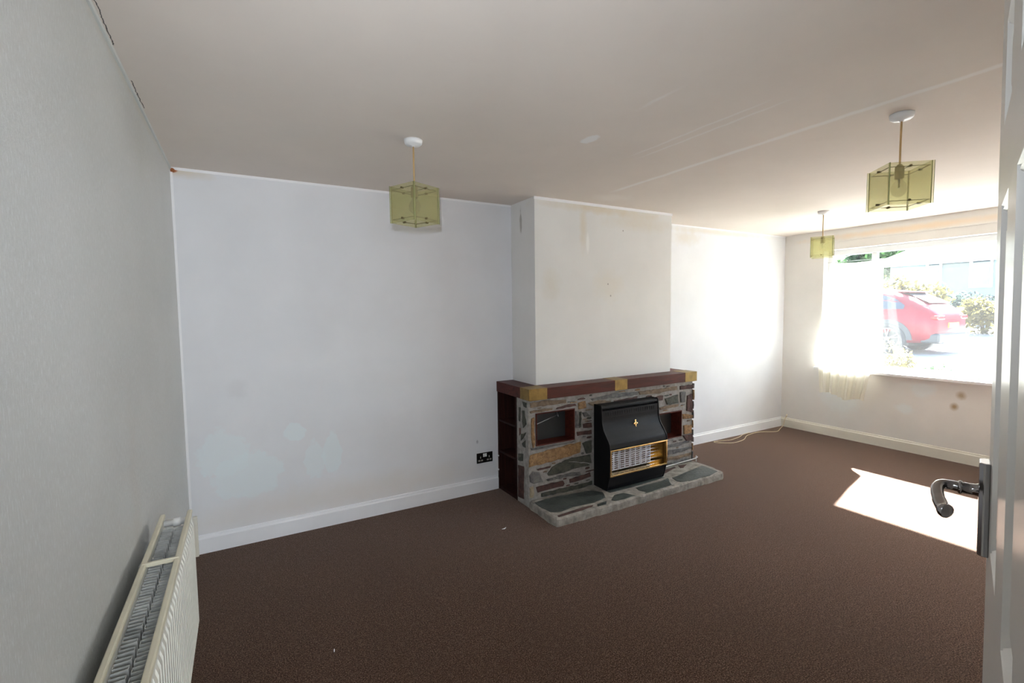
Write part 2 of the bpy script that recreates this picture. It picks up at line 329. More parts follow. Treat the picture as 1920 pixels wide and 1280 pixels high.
# eaves outside over the window
obj('trim_eaves', boxes([(L+0.2, L+0.60, -5, 1.0, 2.33, 2.52)]), 'upvc', kind='structure')
def base_run(name, a, b, nrm, mat, h=0.118, t=0.016):
    bm = B(); a = Vector((*a, 0)); b = Vector((*b, 0)); n = Vector((*nrm, 0)); pr = [(0, 0), (t, 0), (t, h*0.80), (t*0.55, h*0.86), (t*0.45, h*0.97), (0, h)]
    va = [bm.verts.new(a+n*p+Vector((0, 0, q))) for p, q in pr]; vb = [bm.verts.new(b+n*p+Vector((0, 0, q))) for p, q in pr]
    for i in range(6): bm.faces.new((va[i], va[(i+1) % 6], vb[(i+1) % 6], vb[i]))
    bm.faces.new(va); bm.faces.new(vb); return obj(name, bm, mat, kind='structure')
base_run('baseboard_back', (0.0, 0), (2.186, 0), (0, -1), 'gloss')
base_run('baseboard_alcove', (4.05, 0), (L, 0), (0, -1), 'gloss')
base_run('baseboard_right', (L, 0), (L, YF), (-1, 0), 'gloss_cream')
base_run('baseboard_left', (0, 0), (0, YF), (1, 0), 'gloss_cream')
base_run('baseboard_front', (0.93, YF), (L, YF), (0, 1), 'gloss')
# thin painted edging where walls meet the ceiling
def edging(name, bxs): obj(name, boxes(bxs), 'trimwhite', kind='structure')
edging('trim_1', [(0, 2.346, -0.004, 0, H-0.016, H)]); edging('trim_2', [(3.86, L, -0.004, 0, H-0.014, H)])
edging('trim_3', [(2.340, 3.866, -0.375, -0.369, H-0.022, H)]); M['edge_paper'] = simple('papered edge', (0.62, 0.64, 0.63), 0.6)
obj('trim_4', boxes([(0, 0.007, -2.9, 0, H-0.015, H)]), 'edge_paper', kind='structure')
edging('trim_5', [(0, 0.012, -0.004, 0, 0.12, H-0.016)])
# left edge seam strip of the wallpaper
# door lining of the doorway
obj('trim_6', boxes([(DX1, DX1+0.012, YF-0.145, YF+0.002, 0, DH), (DX0-0.012, DX0, YF-0.145, YF+0.002, 0, DH), (DX0, DX1, YF-0.145, YF+0.002, DH-0.002, DH+0.01),
                     (DX1+0.012, DX1+0.075, YF, YF+0.012, 0, DH+0.07), (DX0-0.055, DX1+0.075, YF, YF+0.012, DH+0.01, DH+0.07)]), 'gloss', kind='structure')
# curtain pelmet board strip above the window
obj('trim_7', boxes([(L-0.012, L, WY0-0.1, -0.40, 2.262, 2.276)]), 'wall_right', kind='structure')

# ------------------------------------------------------------------ window
wf = obj('window_1', boxes([(6.41, 6.47, WY0, WY1, WZ0, WZ0+0.06), (6.41, 6.47, WY0, WY1, WZ1-0.065, WZ1), (6.41, 6.47, WY1-0.05, WY1, WZ0+0.06, WZ1-0.065),
                             (6.41, 6.47, WY0, WY0+0.05, WZ0+0.06, WZ1-0.065), (6.415, 6.465, -0.955, -0.90, WZ0+0.06, WZ1-0.065), (6.415, 6.465, -2.44, -2.385, WZ0+0.06, WZ1-0.065)]), 'upvc', bevel=0.006, kind='structure')
obj('window_pane', boxes([(6.438, 6.442, WY0+0.05, -2.44, WZ0+0.06, WZ1-0.065)]), 'window_glass', wf)
obj('window_pane', boxes([(6.438, 6.442, -2.385, -0.955, WZ0+0.06, WZ1-0.065)]), 'window_glass', wf)
obj('window_pane', boxes([(6.438, 6.442, -0.90, WY1-0.05, WZ0+0.06, WZ1-0.065)]), 'window_glass', wf)
obj('window_sill', boxes([(6.205, 6.42, WY0-0.04, -0.43, 0.782, 0.812)]), 'sillpaint', wf, bevel=0.006)

# ------------------------------------------------------------------ curtain
bm = B(); nv, nu = 44, 90; rows = []
def lerpt(tab, z):
    for (z0, a), (z1, b_) in zip(tab, tab[1:]):
        if z >= z1: u = (z0-z)/(z0-z1) if z0 != z1 else 0; return a + (b_-a)*max(0, min(1, u))
    return tab[-1][1]
for i in range(nv+1):
    z = 2.03 - (2.03-0.515)*i/nv; yl = lerpt([(2.03, -0.500), (1.3, -0.500), (0.9, -0.505), (0.515, -0.53)], z); yr = lerpt([(2.03, -1.035), (1.37, -1.085), (0.93, -1.14), (0.80, -1.04), (0.515, -0.985)], z)
    xc = lerpt([(2.03, 6.375), (0.86, 6.165), (0.515, 6.168)], z); row = []
    for j in range(nu+1):
        u = j/nu; am = 0.010+0.012*(i/nv)
        x = xc + am*sin(u*38+0.5*sin(i*0.13)) + 0.006*sin(u*91+i*0.2)
        zz = z + (0.018*sin(u*9)-0.03*(u > 0.52)*1.0 if i == nv else 0) - (0.02*sin(pi*u) if i == 0 else 0)
        row.append(bm.verts.new((x, yl+(yr-yl)*u, zz)))
    rows.append(row)
for i in range(nv):
    for j in range(nu): bm.faces.new((rows[i][j], rows[i][j+1], rows[i+1][j+1], rows[i+1][j]))
cu = obj('curtain', bm, 'curtain', smooth=True)
tag(cu, 'thin cream curtain hanging over the left side of the window and sill', 'curtain')
bm = B(); tube(bm, [(6.385, WY1, 2.035), (6.385, -1.8, 2.026), (6.385, WY0, 2.035)], 0.0022, 6)
tag(obj('curtain_wire', bm, 'chrome'), 'thin wire stretched across the window recess holding the curtain', 'curtain wire')

# ------------------------------------------------------------------ door
DW, DHT, LEAN = 0.69, 2.045, radians(0.9)
dirv = Vector((0.957, 0.289, 0)).normalized(); nv_ = Vector((-dirv.y, dirv.x, 0))
bm = B()
cols = [(0.12, 0.275), (0.415, 0.570)]; rws = [(0.22, 0.90), (1.115, 1.665), (1.785, 1.940)]
def rect(bm, x0, x1, z0, z1, y): bm.faces.new([bm.verts.new(p) for p in ((x0, y, z0), (x1, y, z0), (x1, y, z1), (x0, y, z1))])
def frame_face(bm, side):
    s = 1 if side == 0 else -1; y = 0 if side == 0 else -0.035
    xs = [0, 0.12, 0.275, 0.415, 0.570, DW]; zs = [0, 0.22, 0.90, 1.115, 1.665, 1.785, 1.940, DHT]
    for i in range(5):
        for j in range(7):
            if i in (1, 3) and j in (1, 3, 5):
                x0, x1, z0, z1 = xs[i], xs[i+1], zs[j], zs[j+1]; prev = None
                for (ins, d) in ((0, 0), (0.003, -0.003), (0.007, -0.0015), (0.012, -0.006), (0.018, -0.011), (0.030, -0.011), (0.045, -0.004)):
                    ring = [bm.verts.new(p) for p in ((x0+ins, y+s*d, z0+ins), (x1-ins, y+s*d, z0+ins), (x1-ins, y+s*d, z1-ins), (x0+ins, y+s*d, z1-ins))]
                    if prev:
                        for k in range(4): bm.faces.new((prev[k], prev[(k+1) % 4], ring[(k+1) % 4], ring[k]))
                    prev = ring
                bm.faces.new(prev)
            else: rect(bm, xs[i], xs[i+1], zs[j], zs[j+1], y)
frame_face(bm, 0); frame_face(bm, 1)
for (a, b_) in (((0, 0), (DW, 0)), ((DW, 0), (DW, DHT)), ((DW, DHT), (0, DHT)), ((0, DHT), (0, 0))):
    bm.faces.new([bm.verts.new(p) for p in ((a[0], 0, a[1]), (b_[0], 0, b_[1]), (b_[0], -0.035, b_[1]), (a[0], -0.035, a[1]))])
bmesh.ops.remove_doubles(bm, verts=bm.verts, dist=0.0002)
door = obj('door_1', bm, 'door', kind='structure')
base = Vector((0.815, -3.430, 0.008)) - nv_*(1.2*math.tan(LEAN))
yax = nv_; X = dirv; Z = (Vector((0, 0, 1))*cos(LEAN) + nv_*sin(LEAN)); Yx = Z.cross(X)
door.matrix_world = Matrix(((X.x, Yx.x, Z.x, base.x), (X.y, Yx.y, Z.y, base.y), (X.z, Yx.z, Z.z, base.z), (0, 0, 0, 1)))
HX, HZ = 0.640, 1.195
hp = B()
pr = [(-0.021, 0.0), (-0.021, 0.008), (-0.015, 0.014), (0.015, 0.014), (0.021, 0.008), (0.021, 0.0)]
zt, zb = HZ+0.052, HZ-0.108
va = [hp.verts.new((HX+a, b_, zt)) for a, b_ in pr]; vb = [hp.verts.new((HX+a, b_, zb)) for a, b_ in pr]
for i in range(6): hp.faces.new((va[i], va[(i+1) % 6], vb[(i+1) % 6], vb[i]))
hp.faces.new(va); hp.faces.new(vb)
plate = obj('door_handle', hp, 'nickel', door, bevel=0.0015)
hb = B(); lathe(hb, [(0.0, 0.008), (0.013, 0.008), (0.013, 0.013), (0.0105, 0.015), (0.0095, 0.018), (0.0095, 0.034), (0.0115, 0.035), (0.0115, 0.038), (0.0095, 0.040)], (HX, 0, HZ), 20, 'y')
tube(hb, catmull([(HX, 0.036, HZ), (HX, 0.050, HZ+0.001), (HX-0.008, 0.062, HZ+0.001), (HX-0.028, 0.066, HZ-0.003), (HX-0.060, 0.062, HZ-0.012), (HX-0.085, 0.055, HZ-0.018), (HX-0.092, 0.050, HZ-0.019)], 6),
     [0.0085]*8+[0.0088]*8+[0.009]*8+[0.0098]*6+[0.0112, 0.0118, 0.0120, 0.0118, 0.0110, 0.0095]+[0.0055], 14)
obj('lever', hb, 'nickel', plate, smooth=True)
for zz in (0.2, 1.0, 1.8):
    hg = B(); tube(hg, [(-0.004, -0.0325, zz), (-0.004, -0.0325, zz+0.08)], 0.0045, 10); obj('hinge', hg, 'steelrod', door)

# ------------------------------------------------------------------ radiator
rad = thing('radiator', 'long white double panel radiator fixed to the left wallpapered wall', 'radiator', (0.09, -2.2, 0.30))
XB, XF, RY0, RY1, RZ0, RZ1 = -0.045, 0.040, -0.95, 0.84, 0.0, 0.460
def rad_panel(bm, xc, sgn):
    n = int((RY1-RY0)/0.0333); prof = []
    y = RY0+0.012
    prof.append((0, RY0)); 
    pts = []
    while y < RY1-0.03:
        pts += [(0.0085, y), (0.0085, y+0.018), (0.0005, y+0.0225), (0.0005, y+0.0288)]; y += 0.0333
    outer = [(0.0015, RY0)] + pts + [(0.0015, RY1)]
    secs = [(RZ0+0.0, 0.2), (RZ0+0.016, 0.2), (RZ0+0.035, 1.0), (RZ1-0.035, 1.0), (RZ1-0.016, 0.2), (RZ1, 0.2)]
    grid = [[bm.verts.new((xc+sgn*(0.0055+max(0, d-0.0015)*k), yy, zz)) for d, yy in outer] for zz, k in secs]
    for i in range(len(grid)-1):
        for j in range(len(outer)-1): bm.faces.new((grid[i][j], grid[i][j+1], grid[i+1][j+1], grid[i+1][j]))
    bk = [[bm.verts.new((xc-sgn*0.0055, yy, zz)) for yy in (RY0, RY1)] for zz in (RZ0, RZ1)]
    bm.faces.new((bk[0][0], bk[0][1], bk[1][1], bk[1][0]))
    bm.faces.new([bk[0][0]] + grid[0] + [bk[0][1]]); bm.faces.new([bk[1][0]] + grid[-1] + [bk[1][1]])
    bm.faces.new([bk[0][0], bk[1][0]] + [g[0] for g in grid][::-1]); bm.faces.new([bk[0][1], bk[1][1]] + [g[-1] for g in grid][::-1])
bm = B(); rad_panel(bm, XF, 1); obj('front_panel', bm, 'rad', rad)
bm = B(); rad_panel(bm, XB, -1); obj('back_panel', bm, 'rad', rad)
for xx, nm in ((XF, 'top_rail'), (XB, 'top_rail')):
    obj(nm, boxes([(xx-0.0085, xx+0.0075, RY0-0.002, RY1+0.004, RZ1-0.008, RZ1+0.008)]), 'radedge', rad, bevel=0.004)
for xa, xb in ((XB+0.008, -0.006), (0.002, XF-0.008)):
    bm = B(); y = RY0+0.03; line = []; hw = 0.0045
    while y < RY1-0.07:
        line += [(xa, y), (xb, y+0.002), (xb, y+0.016), (xa, y+0.018)]; y += 0.034
    lo = [bm.verts.new((a, b_, 0.04)) for a, b_ in line]; hi = [bm.verts.new((a, b_, RZ1-0.022)) for a, b_ in line]
    for i in range(len(line)-1): bm.faces.new((lo[i], lo[i+1], hi[i+1], hi[i]))
    o = obj('convector_fins', bm, 'fin', rad); sm = o.modifiers.new('solid', 'SOLIDIFY'); sm.thickness = 0.0022
obj('cross_brace', boxes([(XB-0.004, XF+0.004, 0.425, 0.436, RZ1-0.003, RZ1+0.010)]), 'radedge', rad, bevel=0.002)
bm = B(); lathe(bm, [(0.0, XB+0.004), (0.012, XB+0.004), (0.012, -0.012), (0.017, -0.011), (0.017, 0.011), (0.012, 0.012), (0.012, XF-0.004), (0, XF-0.004)], (0, RY1-0.022, RZ1-0.022), 12, 'x')
obj('connecting_tube', bm, 'plastic_w', rad)
for yy in (0.62, -0.65): obj('wall_bracket', boxes([(-0.09, XB-0.005, yy, yy+0.03, 0.10, 0.38)]), 'fin', rad)
bm = B()
for yy in (RY1-0.02,): tube(bm, [(0.0, yy, 0.02), (0.0, yy+0.045, 0.02), (0.0, yy+0.05, -0.30)], 0.0075, 10)
obj('supply_pipe', bm, 'plastic_w', rad, smooth=True)
cp = B(); box(cp, 0.017, 0.040, -0.042, -0.018, 0.0, 0.255)
tag(obj('pipe_casing', cp, 'gloss_cream', bevel=0.002), 'short cream painted pipe casing standing in the corner beyond the radiator', 'pipe casing')

# ------------------------------------------------------------------ double socket
sk = thing('wall_socket', 'black double power socket on the wall left of the fireplace', 'power socket', (2.062, 0, 0.288))
obj('face_plate', boxes([(-0.074, 0.074, -0.008, 0, -0.043, 0.043)]), 'socket_black', sk, bevel=0.003)
for sx in (-1, 1):
    obj('rocker_switch', boxes([(sx*0.009-0.0075, sx*0.009+0.0075, -0.012, -0.007, 0.008, 0.036)]), 'plastic_w', sk, bevel=0.0015)
    bm = boxes([(sx*0.040-0.004, sx*0.040+0.004, -0.0092, -0.0075, -0.002, 0.014), (sx*0.040-0.021, sx*0.040-0.004, -0.0092, -0.0075, -0.026, -0.014), (sx*0.040+0.004, sx*0.040+0.021, -0.0092, -0.0075, -0.026, -0.014)])
    obj('pin_shutter', bm, simple('grey socket shutter', (0.33, 0.31, 0.27), 0.5), sk)
# ------------------------------------------------------------------ pendant lamps
def make_pendant():
    r = thing('pendant_lamp', 'x', 'pendant lamp', (0, 0, H))
    bm = B(); lathe(bm, [(0.0, 0), (0.047, 0), (0.047, -0.006), (0.044, -0.019), (0.036, -0.026), (0.010, -0.028), (0.008, -0.034), (0, -0.034)], n=32); obj('ceiling_rose', bm, 'plastic_w', r)
    bm = B(); tube(bm, [(0, 0, -0.03), (0.001, 0, -0.15), (0, 0, -0.235)], 0.0042, 8); obj('cord', bm, 'cordgold', r)
    bm = B(); lathe(bm, [(0.0, -0.225), (0.009, -0.228), (0.018, -0.240), (0.018, -0.290), (0.014, -0.293), (0, -0.293)], n=20); obj('lamp_holder', bm, simple('tan bulb holder', (0.30, 0.22, 0.15), 0.5), r)
    bm = B(); lathe(bm, [(0.012, -0.290), (0.014, -0.300), (0.024, -0.315), (0.030, -0.332), (0.030, -0.345), (0.024, -0.362), (0.012, -0.373), (0.001, -0.376)], n=24); obj('light_bulb', bm, 'bulb', r, smooth=True)
    bm = B(); lathe(bm, [(0.002, -0.292), (0.004, -0.30), (0.003, -0.325), (0.006, -0.33), (0.002, -0.335)], n=10); obj('filament_mount', bm, 'bulb_hot', r)
    s = 0.082; zt, zb = -0.238, -0.425
    for a in range(4):
        rot = Matrix.Rotation(a*pi/2, 4, 'Z')
        bm = B(); box(bm, s, s+0.004, -0.084, 0.0935, zb, zt); bm.transform(rot)
        g = obj('glass_panel', bm, ['amber_glass', 'green_edge'], r)
        g.data.polygons[2].material_index = 1; g.data.polygons[3].material_index = 1
    for zz in (zt-0.018, zb+0.018):
        bm = B(); q = s-0.003
        for (p1, p2) in (((-q, -q), (q, -q)), ((q, -q), (q, q)), ((q, q), (-q, q)), ((-q, q), (-q, -q))): tube(bm, [(*p1, zz), (*p2, zz)], 0.0016, 6)
        if zz > -0.3:
            tube(bm, [(-q, 0, zz), (-0.016, 0, zz)], 0.0014, 6); tube(bm, [(q, 0, zz), (0.016, 0, zz)], 0.0014, 6)
        obj('wire_frame', bm, 'wire', r)
    for a in range(4):
        for zz in (zt-0.018, zb+0.018):
            bm = B(); lathe(bm, [(0, s-0.006), (0.0055, s-0.006), (0.0055, s+0.008), (0.003, s+0.010), (0, s+0.010)], (0, 0, zz), 10, 'x'); bm.transform(Matrix.Rotation(a*pi/2, 4, 'Z'))
            obj('clip', bm, 'wire', r)
    return r
pend = make_pendant()
for i, (px_, py_, ang, lab) in enumerate(((1.142, -1.105, 69+45, 'square olive glass pendant lamp hanging before the left part of the back wall'),
                                    (3.015, -2.47, 3+45, 'square olive glass pendant lamp nearest the open door, largest of the three'),
                                    (5.058, -1.086, 67+45, 'square glass pendant lamp hanging farthest off, beside the window curtain'))):
    o = pend if i == 0 else copy_tree(pend)
    o.location = (px_, py_, H); o.rotation_euler = (0, 0, radians(ang)); o['label'] = lab; o['group'] = 'glass pendant lamps'

# ------------------------------------------------------------------ fireplace
fp = thing('fireplace', 'rustic stone fireplace with mahogany mantel and slate hearth', 'fireplace', (3.11, -0.4, 0))
fp_o = Vector(fp.location)
def fobj(name, bm, mats, parent=fp, **k):
    bm.transform(Matrix.Translation(-fp_o)); return obj(name, bm, mats, parent, **k)
FRONT={
'tan' : [[(2.211, 0.815), (2.316, 0.821), (2.55, 0.803), (2.549, 0.778), (2.218, 0.778)], [(2.21, 0.75), (2.315, 0.755), (2.416, 0.753), (2.416, 0.739), (2.217, 0.734)], [(2.767, 0.755), (2.88, 0.768), (3.014, 0.748), (3.014, 0.728), (2.823, 0.723)], [(3.331, 0.796), (3.615, 0.797), (3.815, 0.8), (3.816, 0.768), (3.557, 0.757), (3.349, 0.767)], [(3.693, 0.151), (3.847, 0.14), (4.016, 0.143), (4.017, 0.12), (3.847, 0.108), (3.693, 0.119)], [(3.588, 0.623), (3.696, 0.633), (3.839, 0.631), (3.839, 0.61), (3.598, 0.601)]] ,
'purple' : [[(2.46, 0.753), (2.549, 0.763), (2.641, 0.762), (2.649, 0.746), (2.452, 0.737)], [(3.048, 0.744), (3.322, 0.756), (3.313, 0.725), (3.065, 0.722)], [(2.656, 0.529), (2.807, 0.529), (2.807, 0.493), (2.663, 0.498)], [(2.26, 0.152), (2.368, 0.156), (2.516, 0.152), (2.531, 0.13), (2.516, 0.11), (2.367, 0.11), (2.274, 0.107)], [(2.577, 0.153), (2.67, 0.161), (2.79, 0.171), (2.798, 0.137), (2.67, 0.122), (2.584, 0.123)], [(3.856, 0.799), (4.036, 0.798), (4.036, 0.762), (3.857, 0.764)], [(3.952, 0.7), (4.016, 0.708), (4.036, 0.528), (3.944, 0.554)], [(3.896, 0.324), (4.034, 0.32), (4.036, 0.258), (3.95, 0.269)], [(2.719, 0.588), (2.807, 0.59), (2.807, 0.551), (2.722, 0.556)], [(2.268, 0.293), (2.398, 0.297), (2.39, 0.281), (2.275, 0.281)], [(3.368, 0.72), (3.5, 0.724), (3.635, 0.734), (3.626, 0.69), (3.462, 0.686)]] ,
'orange' : [[(2.225, 0.694), (2.246, 0.702), (2.247, 0.474), (2.235, 0.464), (2.222, 0.575)], [(2.207, 0.41), (2.399, 0.428), (2.695, 0.445), (2.686, 0.357), (2.427, 0.33), (2.196, 0.322)], [(2.672, 0.765), (2.743, 0.776), (2.751, 0.718), (2.675, 0.714)], [(3.905, 0.419), (4.022, 0.411), (4.023, 0.336), (3.917, 0.333)], [(3.895, 0.529), (4.036, 0.504), (4.036, 0.475), (3.903, 0.482)]] ,
'grey' : [[(2.214, 0.462), (2.414, 0.462), (2.64, 0.462), (2.64, 0.451), (2.399, 0.45), (2.221, 0.447)], [(2.198, 0.255), (2.233, 0.279), (2.289, 0.263), (2.324, 0.183), (2.239, 0.184), (2.204, 0.2)], [(2.353, 0.195), (2.456, 0.201), (2.592, 0.207), (2.686, 0.196), (2.694, 0.169), (2.546, 0.181), (2.368, 0.178)], [(2.644, 0.705), (2.672, 0.702), (2.671, 0.563), (2.643, 0.566)], [(2.711, 0.685), (2.751, 0.682), (2.791, 0.649), (2.735, 0.644)], [(2.799, 0.789), (3.03, 0.805), (3.331, 0.792), (3.313, 0.77), (3.065, 0.769), (2.815, 0.772)], [(3.691, 0.267), (3.865, 0.263), (3.992, 0.266), (3.993, 0.248), (3.845, 0.233), (3.692, 0.235)], [(3.692, 0.209), (3.866, 0.204), (4.026, 0.201), (4.015, 0.185), (3.867, 0.171), (3.693, 0.173)], [(3.694, 0.096), (3.847, 0.093), (3.996, 0.093), (3.996, 0.071), (3.848, 0.066), (3.694, 0.071)], [(3.857, 0.738), (3.93, 0.738), (3.922, 0.644), (3.869, 0.643)]] ,
'green' : [[(2.368, 0.236), (2.412, 0.283), (2.487, 0.308), (2.608, 0.287), (2.734, 0.259), (2.79, 0.236), (2.608, 0.23), (2.486, 0.218), (2.375, 0.22)], [(2.502, 0.308), (2.608, 0.325), (2.79, 0.321), (2.806, 0.246), (2.75, 0.263), (2.608, 0.298)], [(2.309, 0.093), (2.455, 0.095), (2.67, 0.09), (2.806, 0.096), (2.806, 0.067), (2.607, 0.055), (2.309, 0.066)], [(2.71, 0.43), (2.75, 0.437), (2.806, 0.441), (2.806, 0.337), (2.75, 0.337)], [(3.656, 0.701), (3.827, 0.72), (3.834, 0.639), (3.686, 0.641)], [(2.68, 0.688), (2.7, 0.692), (2.7, 0.565), (2.679, 0.562)]] ,
'cream' : [[(2.204, 0.157), (2.232, 0.164), (2.245, 0.106), (2.231, 0.077), (2.203, 0.082)]] ,
}
SIDE={
'green' : [[(-0.406, 0.814), (-0.47, 0.812), (-0.47, 0.774), (-0.429, 0.781)], [(-0.405, 0.741), (-0.435, 0.746), (-0.467, 0.645), (-0.416, 0.61), (-0.403, 0.656)], [(-0.385, 0.554), (-0.462, 0.584), (-0.383, 0.499)], [(-0.395, 0.483), (-0.451, 0.521), (-0.45, 0.46), (-0.409, 0.462)], [(-0.341, 0.39), (-0.412, 0.402), (-0.411, 0.344), (-0.339, 0.333)], [(-0.353, 0.762), (-0.382, 0.761), (-0.37, 0.649), (-0.351, 0.658)]] ,
'purple' : [[(-0.336, 0.295), (-0.422, 0.304), (-0.417, 0.047), (-0.331, 0.036)], [(-0.355, 0.597), (-0.379, 0.602), (-0.378, 0.553), (-0.358, 0.536)]] ,
}
HEARTH={
'slate' : [[(2.206, -0.548), (2.404, -0.529), (2.742, -0.585), (2.784, -0.668), (2.737, -0.75), (2.594, -0.784), (2.404, -0.768), (2.279, -0.787), (2.215, -0.757), (2.205, -0.653)], [(2.595, -0.819), (2.693, -0.81), (2.655, -0.85), (2.57, -0.855)], [(2.739, -0.811), (2.825, -0.749), (2.917, -0.753), (2.957, -0.845), (2.849, -0.855), (2.755, -0.848)], [(3.059, -0.779), (3.079, -0.724), (3.375, -0.728), (3.477, -0.703), (3.377, -0.830), (3.136, -0.850), (3.050, -0.853), (3.086, -0.835)], [(3.505, -0.72), (3.71, -0.686), (3.893, -0.652), (3.994, -0.638), (3.986, -0.810), (3.835, -0.845), (3.617, -0.850), (3.505, -0.830), (3.482, -0.79)],
 [(2.82,-0.60),(3.45,-0.60),(3.46,-0.68),(3.05,-0.70),(2.83,-0.70)]] ,
'purple' : [[(2.225, -0.83), (2.409, -0.810), (2.559, -0.815), (2.534, -0.836), (2.381, -0.848), (2.22, -0.853)], [(3.595, -0.543), (3.75, -0.529), (3.738, -0.557), (3.544, -0.607)], [(3.808, -0.523), (3.899, -0.543), (3.798, -0.593), (3.767, -0.585)]] ,
}
KIND = {'tan': 1, 'purple': 2, 'orange': 3, 'grey': 4, 'green': 5, 'cream': 6, 'slate': 7}
SM = ['mortar', 'st_tan', 'st_purple', 'st_orange', 'st_grey', 'st_green', 'st_cream', 'st_slate', 'cement']
rs = random.Random(3)
def slab(bm, poly, to3, h, mi, jit=0.004, step=0.03, inset=0.006):
    P = []
    for i in range(len(poly)):
        a, b_ = Vector(poly[i]), Vector(poly[(i+1) % len(poly)]); k = max(1, int((b_-a).length/step))
        for j in range(k): P.append(a+(b_-a)*j/k + Vector((rs.uniform(-jit, jit), rs.uniform(-jit, jit)))*(0.6 if j == 0 else 1))
    c = sum(P, Vector((0, 0)))/len(P); hh = [h*rs.uniform(0.75, 1.15) for _ in P]
    r0 = [bm.verts.new(to3(p, -0.003)) for p in P]
    r1 = [bm.verts.new(to3(p, hi*0.7)) for p, hi in zip(P, hh)]
    r2_ = [bm.verts.new(to3(p+(c-p).normalized()*min(inset, (c-p).length*0.4), hi)) for p, hi in zip(P, hh)]
    n = len(P)
    for A, Bq in ((r0, r1), (r1, r2_)):
        for i in range(n): bm.faces.new((A[i], A[(i+1) % n], Bq[(i+1) % n], Bq[i])).material_index = mi
    cv = bm.verts.new(to3(c, h*1.05))
    for i in range(n): bm.faces.new((r2_[i], r2_[(i+1) % n], cv)).material_index = mi
# masonry body with the two niches left open
bm = B(); yf, yb = -0.490, -0.370; x0, x1 = 2.197, 4.030; zt = 0.837
n1 = (2.262, 2.632, 0.472, 0.728); n2 = (3.515, 3.880, 0.322, 0.568)
box(bm, x0, n1[0], yf, yb, 0, zt); box(bm, n1[0], n1[1], yf, yb, 0, n1[2]); box(bm, n1[0], n1[1], yf, yb, n1[3], zt)
box(bm, n1[1], n2[0], yf, yb, 0, zt); box(bm, n2[0], n2[1], yf, yb, 0, n2[2]); box(bm, n2[0], n2[1], yf, yb, n2[3], zt)
box(bm, n2[1], x1, yf, yb, 0, zt)
box(bm, x0, 2.346, -0.370, -0.318, 0, zt)            # pier return on the left
box(bm, 3.861, x1, -0.370, -0.001, 0, zt)            # return to the wall on the right
for k, ps in FRONT.items():
    for p in ps: slab(bm, p, lambda q, h: Vector((q.x, yf-0.001-h, q.y)), rs.uniform(0.006, 0.013), KIND[k])
for k, ps in SIDE.items():
    for p in ps: slab(bm, p, lambda q, h: Vector((x0-h, q.x, q.y)), rs.uniform(0.004, 0.008), KIND[k])
# rough stone ends on the right side
zz = 0.07; kinds = ['grey', 'tan', 'purple', 'orange', 'green', 'tan', 'grey', 'orange', 'purple']; i = 0
while zz < 0.80:
    hgt = rs.uniform(0.045, 0.11); hgt = min(hgt, 0.825-zz)
    for (ya, yb_) in ((-0.505, -0.35), (-0.34, -0.18), (-0.17, -0.02)):
        slab(bm, [(ya, zz), (yb_, zz+0.004), (yb_, zz+hgt-0.012), (ya, zz+hgt-0.016)], lambda q, h: Vector((x1+h, q.x, q.y)), rs.uniform(0.004, 0.024), KIND[kinds[i % 9]])
        i += 1
    zz += hgt
# small chips of stone scattered in the joints
def inpoly(p, poly):
    c = False; j = len(poly)-1
    for i_ in range(len(poly)):
        a, b_ = poly[i_], poly[j]
        if (a[1] > p[1]) != (b_[1] > p[1]) and p[0] < (b_[0]-a[0])*(p[1]-a[1])/(b_[1]-a[1]+1e-9)+a[0]: c = not c
        j = i_
    return c
allp = [p for ps in FRONT.values() for p in ps]
for _ in range(2600):
    w, h_ = rs.uniform(0.025, 0.11), rs.uniform(0.007, 0.020); cx, cz = rs.uniform(2.21, 4.02), rs.uniform(0.075, 0.815)
    if 2.80 < cx < 3.47 and cz < 0.74: continue
    test = [(cx+a*w*0.62, cz+b_*(h_*0.5+0.007)) for a in (-1, -.5, 0, .5, 1) for b_ in (-1, 0, 1)]
    if any(inpoly(q, p) for q in test for p in allp): continue
    if any(n[0]-0.012 < q[0] < n[1]+0.012 and n[2]-0.008 < q[1] < n[3]+0.008 for q in test for n in (n1, n2)): continue
    if any(q[0] < 2.2 or q[0] > 4.03 for q in test): continue
    p = [(cx-w/2, cz-h_*0.3), (cx, cz-h_/2), (cx+w/2, cz-h_*0.3), (cx+w*0.45, cz+h_*0.35), (cx-w*0.1, cz+h_/2), (cx-w*0.45, cz+h_*0.3)]
    allp.append(p); slab(bm, p, lambda q, h: Vector((q.x, yf-0.001-h, q.y)), 0.005, KIND[rs.choice(['tan', 'purple', 'green', 'grey', 'purple', 'orange'])], 0.002, 0.03, 0.003)
fobj('stonework', bm, SM)
# hearth
bm = B(); out = []; hp_ = [(2.195, -0.495), (2.185, -0.70), (2.187, -0.86), (2.21, -0.875), (2.9, -0.872), (3.5, -0.868), (3.98, -0.862), (4.03, -0.84), (4.045, -0.74), (4.05, -0.60), (4.05, -0.495)]
P = []
for i in range(len(hp_)-1):
    a, b_ = Vector(hp_[i]), Vector(hp_[i+1]); k = max(1, int((b_-a).length/0.04))
    for j in range(k): P.append(a+(b_-a)*j/k+Vector((rs.uniform(-.006, .006), rs.uniform(-.006, .006))))
P.append(Vector(hp_[-1])); c = Vector((3.1, -0.6))
rg = []
for (s, z) in ((1.004, 0.0), (1.0, 0.03), (0.990, 0.050), (0.955, 0.058)):
    rg.append([bm.verts.new((c.x+(p.x-c.x)*(1-(1-s)*0.35), c.y+(p.y-c.y)*s, z+(rs.uniform(-.003, .003) if z > 0 else 0))) for p in P])
n = len(P)
for A, Bq in zip(rg, rg[1:]):
    for i in range(n-1): bm.faces.new((A[i], A[i+1], Bq[i+1], Bq[i])).material_index = 8
for R_ in (rg[0], rg[-1]): bm.faces.new(R_).material_index = 8
